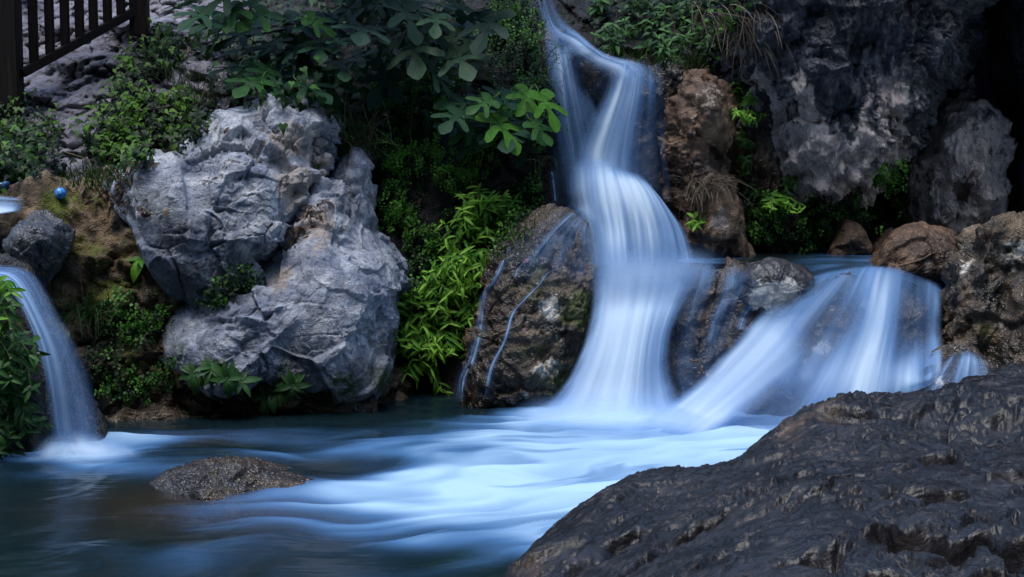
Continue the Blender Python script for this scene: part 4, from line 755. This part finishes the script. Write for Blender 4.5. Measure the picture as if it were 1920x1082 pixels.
def mat_of_leaves(name, label, cat, poly, n, tpl, size, mat, seed=0, lift=(.0, .06), clump=(.01, -.1), bright=1., tip=(0, -.15, -1), upn=.5, group=None, sprig=0, bfreq=.02):
    """Ivy or fern leaves growing over the rock inside an outline; clumpy, with gaps."""
    rng = np.random.RandomState(seed); poly = np.array(poly, float); lo, hi = poly.min(0), poly.max(0); b = Buf(); got = 0; sb = Buf()
    pts = rng.uniform(lo, hi, size=(n * 6, 2)); k = inside(poly, pts[:, 0], pts[:, 1]); pts = pts[k]
    nn = fbm(np.c_[pts * clump[0], np.full(len(pts), seed * 3.3)], 3, seed); pts, nn = pts[nn > clump[1]], nn[nn > clump[1]]
    bt = fbm(np.c_[pts * bfreq, np.full(len(pts), seed * 1.3 + 9)], 3, seed + 5)
    for (x, y), cl, bb in zip(pts[:n], nn, bt):
        h = hit(x, y)
        if h is None: continue
        lf_ = rng.uniform(*lift) * (1 + max(0, cl) * 1.5); p = h[0] + h[1] * lf_; tn = np.array(tip) + .55 * rng.normal(size=3) * np.array([1, .4, .5])
        nrm = h[1] * .5 + np.array([0, -.45, upn]) + .35 * rng.normal(size=3)
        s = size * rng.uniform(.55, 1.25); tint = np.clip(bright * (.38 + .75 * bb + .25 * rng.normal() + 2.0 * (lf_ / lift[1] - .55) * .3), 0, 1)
        if sprig:                                    # a small fern frond: a hanging rib with leaflets either side
            d = unit(tn); q = p.copy()
            for i in range(sprig):
                sd = unit(np.cross(d, nrm)) * (1 if i % 2 else -1)
                put(b, tpl, q + sd * s * .15, nrm + .3 * rng.normal(size=3), sd + d * .6, s * (1 - .4 * i / sprig), min(1, max(0, tint + .12 * rng.normal())))
                q = q + d * s * .45; d = unit(d + np.array([0, 0, -.12]) + .1 * rng.normal(size=3))
        else: put(b, tpl, p, nrm, tn, s, tint)
    o = b.build(name, M[mat]); return tag(o, label, cat, group)

# ivy and ferns
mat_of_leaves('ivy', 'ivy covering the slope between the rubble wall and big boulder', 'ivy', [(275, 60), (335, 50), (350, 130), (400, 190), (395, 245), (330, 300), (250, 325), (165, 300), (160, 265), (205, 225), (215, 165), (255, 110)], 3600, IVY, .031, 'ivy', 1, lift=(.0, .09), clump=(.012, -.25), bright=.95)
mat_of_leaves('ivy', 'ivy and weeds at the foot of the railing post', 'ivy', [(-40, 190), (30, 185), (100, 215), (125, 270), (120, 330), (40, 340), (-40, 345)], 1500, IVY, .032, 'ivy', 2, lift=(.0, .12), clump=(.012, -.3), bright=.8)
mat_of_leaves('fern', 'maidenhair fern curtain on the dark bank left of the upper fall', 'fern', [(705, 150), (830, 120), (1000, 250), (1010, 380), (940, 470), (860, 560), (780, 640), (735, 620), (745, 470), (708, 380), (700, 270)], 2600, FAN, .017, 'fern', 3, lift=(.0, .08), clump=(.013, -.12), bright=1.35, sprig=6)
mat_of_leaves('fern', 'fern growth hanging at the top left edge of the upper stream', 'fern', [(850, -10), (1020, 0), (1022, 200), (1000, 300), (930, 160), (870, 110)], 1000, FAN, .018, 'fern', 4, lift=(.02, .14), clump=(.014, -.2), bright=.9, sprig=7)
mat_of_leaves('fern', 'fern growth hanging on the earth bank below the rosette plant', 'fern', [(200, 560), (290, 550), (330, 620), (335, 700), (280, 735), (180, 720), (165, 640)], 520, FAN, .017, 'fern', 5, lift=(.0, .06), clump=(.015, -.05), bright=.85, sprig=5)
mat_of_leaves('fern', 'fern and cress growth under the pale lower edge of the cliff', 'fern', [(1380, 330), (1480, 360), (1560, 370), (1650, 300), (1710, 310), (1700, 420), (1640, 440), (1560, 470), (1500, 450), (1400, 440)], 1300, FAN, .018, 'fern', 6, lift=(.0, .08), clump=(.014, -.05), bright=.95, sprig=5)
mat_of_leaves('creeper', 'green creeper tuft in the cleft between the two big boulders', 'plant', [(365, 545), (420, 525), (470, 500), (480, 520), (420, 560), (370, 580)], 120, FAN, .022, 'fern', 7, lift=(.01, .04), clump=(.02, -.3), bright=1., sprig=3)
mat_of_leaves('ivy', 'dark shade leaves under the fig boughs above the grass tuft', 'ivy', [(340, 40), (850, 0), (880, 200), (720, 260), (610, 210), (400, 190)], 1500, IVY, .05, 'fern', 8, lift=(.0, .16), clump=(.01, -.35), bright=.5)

mat_of_leaves('ivy', 'low leafy ground cover on the dark bank above the upper stream', 'ivy', [(1050, -5), (1420, -5), (1345, 110), (1225, 112), (1130, 78)], 1100, FAN, .03, 'fern', 9, lift=(.0, .08), clump=(.012, -.3), bright=.75)
# fig tree and fig boughs
def fig(label, pts, dist, size, mat, seed, hub, trunk=None, bright=(.25, .75), hot=()):
    rng = np.random.RandomState(seed); hb = P(hub[0], hub[1], hub[2]); t = thing('fig_tree', label, 'fig tree', tuple(hb)); lb, sb, bb = Buf(), Buf(), Buf()
    if trunk: tube(bb, spline([P(*q) for q in trunk], 12), .03, .018, sides=8)
    for i, q in enumerate(pts):
        x, y = q[:2]; d = dist + rng.uniform(-.16, .16); p = P(x, y, d); rad = np.array([p[0] - hb[0], 0, p[2] - hb[2]])
        tip = unit(unit(rad) * .7 + np.array([0, -.35, -.55]) + .45 * rng.normal(size=3) * np.array([1, .5, .5])); nn = np.array([.2 * rng.normal(), -.55, .95]) + .25 * rng.normal(size=3)
        s = size * rng.uniform(.7, 1.2); b0 = p - tip * s * .5; put(lb, FIG, b0, nn, tip, s, .95 if i in hot else rng.uniform(*bright), sx=rng.uniform(.9, 1.1))
        m = b0 * .55 + hb * .45 + np.array([0, .1, -.02]); st = spline([b0, b0 - tip * .05 + np.array([0, .03, .0]), m], 6); tube(sb, st[:5], .0022, .003, rng.uniform(.4, 1.), 5)
        if i % 4 == 0: tube(bb, spline([m, (m + hb) / 2 + rng.normal(size=3) * .03, hb], 8), .005, .01, sides=6)
    lb.build('foliage', M[mat], t); sb.build('leaf_stalk', M['stem'], t); bb.build('branch', M['bark'], t)
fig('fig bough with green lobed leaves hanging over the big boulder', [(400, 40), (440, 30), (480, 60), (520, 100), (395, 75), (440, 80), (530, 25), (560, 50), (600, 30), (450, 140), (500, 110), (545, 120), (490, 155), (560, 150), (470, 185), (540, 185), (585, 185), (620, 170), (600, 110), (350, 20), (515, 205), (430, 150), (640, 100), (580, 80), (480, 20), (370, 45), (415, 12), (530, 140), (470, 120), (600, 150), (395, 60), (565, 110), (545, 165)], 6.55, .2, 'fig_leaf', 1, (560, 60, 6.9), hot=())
fig('dark fig bough with shaded grey-green leaves and bare trunk at the top', [(700, 20), (740, 60), (760, 90), (800, 70), (720, 110), (650, 70), (860, 20), (890, 60), (830, 110), (700, 80), (640, 110), (780, 40), (820, 20), (870, 60), (740, 20), (680, 140), (600, 120), (660, 20), (800, 110), (720, 40), (850, 90), (620, 60), (640, 20), (690, 15), (760, 50), (815, 60), (880, 100), (900, 20), (920, 70), (670, 95), (710, 165), (765, 140), (640, 150), (830, 150), (780, 110), (600, 90), (870, 140)], 6.65, .2, 'fig_shaded', 2, (775, 10, 6.95), trunk=[(755, -120, 6.9), (768, -10, 6.85), (778, 30, 6.82), (790, 85, 6.9), (805, 150, 7.0)], bright=(.2, 1.))
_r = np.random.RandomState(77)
fig('fig crown spreading above the bank, its lowest leaves at the top edge', [(_r.uniform(380, 1000), _r.uniform(-330, -10)) for _ in range(70)], 6.6, .22, 'fig_shaded', 5, (760, -140, 6.9), bright=(.2, .9))  # continues the fig above the view, added to shade the bank below
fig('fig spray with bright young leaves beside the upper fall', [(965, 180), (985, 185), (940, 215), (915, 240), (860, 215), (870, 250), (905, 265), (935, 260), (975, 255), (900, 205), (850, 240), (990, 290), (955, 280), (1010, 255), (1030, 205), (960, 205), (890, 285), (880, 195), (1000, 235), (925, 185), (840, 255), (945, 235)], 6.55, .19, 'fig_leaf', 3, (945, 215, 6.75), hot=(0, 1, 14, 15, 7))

# bright herbs hanging left of the brown rock
herb_pts = [(905, 395), (930, 400), (880, 410), (950, 420), (900, 440), (930, 455), (870, 450), (885, 480), (910, 500), (860, 490), (840, 520), (880, 530), (820, 545), (860, 560), (790, 560), (835, 590), (810, 610), (780, 600), (850, 630), (790, 650), (770, 630), (820, 660), (880, 590), (800, 690)]
for i, (x, y) in enumerate(herb_pts):
    up = y < 470
    lab = 'bright green herb sprouting at the top of the tangle beside the fig spray' if up else ('bright green herb hanging in the middle of the tangle on the dark bank' if y < 590 else 'bright green herb trailing low in the tangle above the pool')
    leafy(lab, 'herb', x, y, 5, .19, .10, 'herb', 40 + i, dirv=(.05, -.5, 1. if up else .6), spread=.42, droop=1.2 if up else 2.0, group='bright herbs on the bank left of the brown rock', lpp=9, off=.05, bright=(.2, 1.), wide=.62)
for i, (x, y) in enumerate([(960, 380), (985, 400), (940, 360), (975, 440), (955, 470)]):
    grass_tuft('grass tuft growing on the bank edge between bright herbs and upper fall', x, y, 26, .14, .5, 'grass', .1, up=(0, -.7, .5), droop=1.6, seed=70 + i, group='grass tufts on the bank beside the upper fall', wd=.004)
for i, (x, y) in enumerate([(1000, 80), (1015, 150), (1010, 220), (985, 130), (1005, 300), (1020, 40), (990, 340), (960, 60), (930, 30)]):
    grass_tuft('grass hanging over the top left edge of the upper fall', x, y, 22, .2, .35, 'grass', .15, up=(.2, -.6, .1), droop=1.8, seed=80 + i, group='hanging grass along the top left edge of the upper fall', wd=.003)
# herbs and grass at the top right of the stream
for i, (x, y) in enumerate([(1150, 80), (1190, 60), (1215, 95), (1245, 75), (1275, 100), (1300, 80), (1180, 20), (1230, 30), (1290, 40), (1325, 110), (1120, 30), (1255, 115), (1140, 100), (1260, 10)]):
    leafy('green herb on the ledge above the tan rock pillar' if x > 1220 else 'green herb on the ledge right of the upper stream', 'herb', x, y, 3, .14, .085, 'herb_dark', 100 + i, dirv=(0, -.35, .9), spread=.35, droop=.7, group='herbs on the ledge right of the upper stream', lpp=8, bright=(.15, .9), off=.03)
for i, (x, y) in enumerate([(1180, 115), (1230, 115), (1280, 122), (1310, 130), (1160, 105), (1260, 118), (1335, 135), (1205, 110), (1295, 115)]):
    grass_tuft('short green grass tuft along the lip above the tan pillar', x, y, 30, .09, .4, 'grass', .05, seed=120 + i, group='short grass tufts along the lip above the tan pillar', wd=.003)
for i, (x, y) in enumerate([(1340, 20), (1365, 40), (1385, 20), (1405, 60), (1330, 60), (1400, 10)]):
    grass_tuft('dry straw-coloured grass hanging from the cliff edge', x, y, 26, .3, .35, 'straw', .9, up=(.1, -.5, -.3), droop=1.4, seed=140 + i, group='dry grass hanging from the cliff edge', wd=.0022, rad=.07)
for i, (x, y) in enumerate([(1375, 175), (1390, 195), (1405, 190), (1380, 215), (1400, 225)]):
    leafy('bright green herb growing behind the shoulder of the tan pillar', 'herb', x, y, 4, .08, .055, 'herb', 150 + i, dirv=(0, -.6, .6), droop=1.2, group='herbs behind the shoulder of the tan pillar', lpp=7, off=.04)
for i, (x, y) in enumerate([(1395, 260), (1400, 300), (1395, 350), (1390, 250)]):
    leafy('small green herb in the shaded crack beside the tan pillar', 'herb', x, y, 3, .08, .06, 'herb_dark', 160 + i, dirv=(0, -.7, .2), droop=2., group='herbs in the crack beside the tan pillar', lpp=6, off=.04)
leafy('green fern-like sprig hanging on the dripping buttress', 'herb', 1450, 375, 7, .14, .06, 'herb', 170, dirv=(0, -.7, .4), droop=1.6, lpp=9, off=.05, bright=(.3, .9))
leafy('dark blue-green plant dangling at the left end of the pale flowstone', 'herb', 1465, 330, 4, .1, .06, 'herb_dark', 171, dirv=(0, -.6, -.3), droop=1.6, lpp=7, off=.05, bright=(.2, .6))
leafy('small bright sprig at the foot of the tan pillar', 'herb', 1300, 415, 4, .09, .06, 'herb', 172, dirv=(-.2, -.6, .5), droop=1., lpp=5, off=.02)
grass_tuft('dry grass clump hanging on the lower half of the tan pillar', 1325, 345, 120, .22, .4, 'straw', .7, up=(0, -.55, -.1), droop=1.8, seed=173, wd=.002, rad=.05)
grass_tuft('straggly half-dry grass clump above the narrow boulder', 650, 285, 200, .3, .4, 'grass', .45, up=(0, -.45, .9), droop=1.4, seed=174, wd=.0028, rad=.09)
grass_tuft('grass clump with long blades on the earth bank beside the left waterfall', 160, 595, 90, .3, .5, 'herb_dark', .1, up=(.1, -.6, .7), droop=1.7, seed=175, wd=.003, rad=.04)
for i, (x, y) in enumerate([(170, 335), (200, 340), (150, 345), (230, 338), (185, 325), (215, 330), (140, 335)]):
    grass_tuft('soft green grass tuft on the shelf behind the blue ball', x, y, 40, .1, .35, 'grass', .08, seed=180 + i, group='soft grass tufts on the shelf behind the blue ball', wd=.002)
for i, (x, y) in enumerate([(330, 150), (370, 180), (400, 200), (345, 220), (300, 120)]):
    grass_tuft('thin dark grass among the ivy on the slope', x, y, 35, .2, .4, 'grass', .25, seed=190 + i, group='thin grass among the ivy on the slope', wd=.002)
rosette('single green rosette plant on the face of the brown earth bank', 272, 500, 16, .12, 'herb', 1, bright=(.0, .55))
for i, (x, y) in enumerate([(365, 705), (395, 700), (425, 715), (445, 725)]):
    rosette('dark green rosette plant at the foot of the largest boulder', x, y, 13, .1, 'herb_dark', 10 + i, 'rosettes at the left foot of the largest boulder', (.1, .65))
for i, (x, y) in enumerate([(500, 750), (530, 735), (550, 725), (515, 745)]):
    rosette('dark green rosette plant dipping towards the pool under the largest boulder', x, y, 12, .1, 'herb_dark', 20 + i, 'rosettes dipping towards the pool under the largest boulder', (.1, .75))
rosette('small bright rosette in the cleft below the grass clump', 598, 312, 9, .045, 'herb', 30, bright=(.3, .9))
for i, (x, y, s_) in enumerate([(10, 300, .14), (30, 318, .12), (-10, 320, .14), (55, 305, .1)]):
    leafy('broad dark green weed below the ivy at the left edge', 'herb', x, y, 3, .14, .13, 'herb_dark', 200 + i, dirv=(0, -.5, .6), droop=1.6, group='broad weeds below the ivy at the left edge', lpp=5, bright=(.05, .6))
# leafy plant in front of the left waterfall
for i, (x, y, d) in enumerate([(-35, 560, 5.0), (0, 600, 4.98), (-45, 640, 4.96), (5, 660, 4.98), (-25, 700, 4.96), (10, 720, 5.0), (-40, 760, 4.96), (0, 780, 4.98), (25, 660, 5.0), (-15, 535, 5.02), (15, 750, 5.0), (-10, 820, 4.98)]):
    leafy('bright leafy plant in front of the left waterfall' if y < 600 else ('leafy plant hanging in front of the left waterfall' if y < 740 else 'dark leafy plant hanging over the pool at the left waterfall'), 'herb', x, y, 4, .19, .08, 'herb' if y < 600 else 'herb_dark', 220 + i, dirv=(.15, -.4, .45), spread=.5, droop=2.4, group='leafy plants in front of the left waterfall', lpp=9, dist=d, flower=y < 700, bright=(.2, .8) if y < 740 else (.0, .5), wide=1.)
# twigs over the stream
tw = thing('dry_weed', 'thin dry weed with seed heads reaching over the upper stream', 'weed', tuple(P(1010, 110, 6.9))); b = Buf(); sd = Buf(); rng = np.random.RandomState(9)
for k in range(10):
    a = P(1005 + rng.uniform(-10, 5), 60 + rng.uniform(0, 110), 6.85); e = P(1045 + rng.uniform(-15, 35), 70 + rng.uniform(0, 110), 6.75); m = (a + e) / 2 + np.array([0, 0, .03]) + .02 * rng.normal(size=3); tube(b, spline([a, m, e], 8), .0018, .0009, .3, 4)
    for j in range(3):
        s0 = a + (e - a) * rng.uniform(.5, 1); s1_ = s0 + rng.normal(size=3) * .03; tube(b, [s0, s1_], .001, .0007, .3, 4); u_, f_ = ico(1); sd.add(s1_ + u_ * .0035, f_, .3)
b.build('stem', M['stem'], tw); sd.build('seed_head', M['straw'], tw)

# leaf litter
def litter(label, poly, n, seed, size=.05):
    rng = np.random.RandomState(seed); poly = np.array(poly, float); lo, hi = poly.min(0), poly.max(0); b = Buf(); k = 0
    while k < n:
        x, y = rng.uniform(lo, hi)
        if not inside(poly, np.array([x]), np.array([y]))[0]: continue
        k += 1; h = hit(x, y)
        if h is None: continue
        put(b, LAN[rng.randint(4)], h[0] + h[1] * rng.uniform(.004, .02), h[1] + .5 * rng.normal(size=3) + np.array([0, 0, .5]), rng.normal(size=3), size * rng.uniform(.5, 1.3), rng.uniform(0, 1) ** 1.5)
    o = b.build('leaf_litter', M['dead']); return tag(o, label, 'leaf litter', None, 'stuff')
litter('brown dead leaves caught in the cleft between the boulders', [(530, 430), (560, 390), (620, 375), (610, 400), (580, 440), (560, 460), (530, 475)], 70, 1)
litter('dead leaves and twigs on the shelf behind the blue ball', [(110, 330), (260, 300), (300, 320), (250, 350), (330, 400), (250, 400), (130, 370)], 130, 2)
litter('scattered dry leaves on the top face of the chipped boulder', [(300, 310), (400, 240), (500, 230), (520, 300), (400, 340)], 22, 3, .035)

litter('curled brown dead leaves caught on the fern curtain', [(745, 360), (805, 362), (800, 392), (750, 395)], 7, 5, .06)
for i, (lab, p0, p1, dd) in enumerate([('pale dry stick poking out of the ivy above the big boulder', (352, 232), (398, 168), .1), ('thin fallen twig lying along the top of the mossy shelf', (125, 288), (190, 312), .06), ('bent dry twig among dead leaves left of the chipped boulder', (270, 392), (330, 400), .04), ('dry stalk leaning on the ivy under the rubble wall', (255, 215), (330, 208), .1)]):
    h0, h1 = hit(*p0), hit(*p1); rng = np.random.RandomState(i); a_ = h0[0] + np.array([0, -dd, .01]); e_ = h1[0] + np.array([0, -dd, .02]); b = Buf(); tube(b, spline([a_, a_ * .6 + e_ * .4 + .012 * rng.normal(size=3), e_], 9), .0038, .0018, .8, 6); tag(b.build('twig', M['straw']), lab, 'twig')
PINK = simple('pink_petal', (.36, .16, .27), .7)
for lab, x, y in (('tiny pink blossom stuck high on the wet brown rock', 990, 490), ('tiny pink blossom stuck halfway down the wet brown rock', 982, 622)):
    h = hit(x, y); b = Buf(); x_, y_, n_ = frame(h[1] + np.array([0, -.5, .2]), np.array([0, 0, 1.]))
    for k in range(5): put(b, LAN[0], h[0] + n_ * .008, n_ + .5 * x_, math.cos(k * 1.257) * x_ + math.sin(k * 1.257) * y_ + .5 * n_, .013, .5, sx=1.3)
    tag(b.build('blossom', PINK), lab, 'flower')

# ------------------------------------------------------------------ RAILING, BALL, BOTTLE
def bar(a, b, w_, d_, up=(0, 0, 1)):
    a, b = np.array(a, float), np.array(b, float); t = unit(b - a); s = unit(np.cross(t, up)) if abs(np.dot(t, up)) < .98 else np.array([1., 0, 0]); n = np.cross(s, t); bm = bmesh.new()
    vs = [bm.verts.new(q + s * w_ / 2 * i + n * d_ / 2 * j) for q in (a, b) for i, j in ((-1, -1), (1, -1), (1, 1), (-1, 1))]
    for f in ((0, 1, 2, 3), (7, 6, 5, 4), (0, 4, 5, 1), (1, 5, 6, 2), (2, 6, 7, 3), (3, 7, 4, 0)): bm.faces.new([vs[i] for i in f])
    bmesh.ops.recalc_face_normals(bm, faces=bm.faces); bmesh.ops.bevel(bm, geom=bm.edges[:], offset=.004, segments=2, affect='EDGES')
    v = np.array([q.co[:] for q in bm.verts]); bm.verts.index_update(); f = [[x.index for x in q.verts] for q in bm.faces]; bm.free(); return v, f
pA, pB = P(22, 200, 6.62), P(262, 44, 7.05)
rl = thing('railing', 'dark brown wooden stair railing climbing the rubble wall', 'railing', tuple(pA))
TOP = 2.75
for nm_, q, ww in (('post', pA, .092), ('post', pB, .082)):
    v, f = bar(q - np.array([0, 0, .06]), [q[0], q[1], TOP], ww, ww, (0, 1, 0)); mesh_obj(nm_, v, f, M['wood'], rl, smooth=False)
r0, r1 = P(40, 138, 6.62), P(250, 22, 7.03)
v, f = bar(r0, r1, .05, .04); mesh_obj('bottom_rail', v, f, M['wood'], rl, smooth=False)
v, f = bar(r0 + np.array([0, 0, .8]), r1 + np.array([0, 0, .8]), .06, .045); mesh_obj('top_rail', v, f, M['wood'], rl, smooth=False)
for x in (63, 92, 120, 147, 173, 200, 226):
    k = (x - 40) / 210.; q = r0 * (1 - k) + r1 * k; v, f = bar(q + np.array([0, 0, .012]), q + np.array([0, 0, .79]), .04, .03, (0, 1, 0)); mesh_obj('baluster', v, f, M['wood'], rl, smooth=False)
h = hit(115, 372)
def ball_mat():
    t = NT('blue_rubber'); co = t.n('ShaderNodeTexCoord').outputs['Object']; n_ = t.noise(co, 30, 3, .5, 1.5)
    t.set(t.b, 'Base Color', t.ramp(n_, [(.42, (.03, .2, .65)), (.55, (.06, .33, .8)), (.66, (.45, .65, .85))])); t.set(t.b, 'Roughness', .35); return t.m
u_, f_ = ico(5); rad = 11 / FPX * 6.0; c_ = (h[0] if h else P(115, 372, 6)) + np.array([0, -.01, rad * .9])
tag(mesh_obj('ball', c_ + u_ * rad, f_, ball_mat()), 'small blue marbled ball lying on the mossy shelf', 'ball')
# bottle half hidden at the left edge
h = hit(-6, 362); c_ = (h[0] if h else P(-6, 362, 6)) + np.array([0, -.02, .03])
bt = thing('plastic_bottle', 'discarded blue plastic bottle beside the little stream at the left edge', 'bottle', tuple(c_)); b = Buf()
prof = [(-.16, .001), (-.158, .03), (-.1, .032), (-.02, .032), (.01, .025), (.03, .013), (.045, .013)]; ax = unit([1., -.1, .12]); s1_ = unit(np.cross(ax, [0, 0, 1])); s2_ = np.cross(s1_, ax); vs = []
for a_, r_ in prof: vs += [c_ + ax * a_ + r_ * (math.cos(k) * s1_ + math.sin(k) * s2_) for k in np.linspace(0, 6.283, 16, endpoint=False)]
b.add(np.array(vs), [(i * 16 + k, i * 16 + (k + 1) % 16, (i + 1) * 16 + (k + 1) % 16, (i + 1) * 16 + k) for i in range(6) for k in range(16)], .5); b.build('body', simple('blue_plastic', (.03, .09, .16), .25), bt)
b = Buf(); tube(b, [c_ + ax * .04, c_ + ax * .062], .016, .016, sides=14); b.build('cap', simple('cap_plastic', (.015, .07, .16), .4), bt)
for o in bpy.data.objects:
    if '_o' in o: del o['_o']
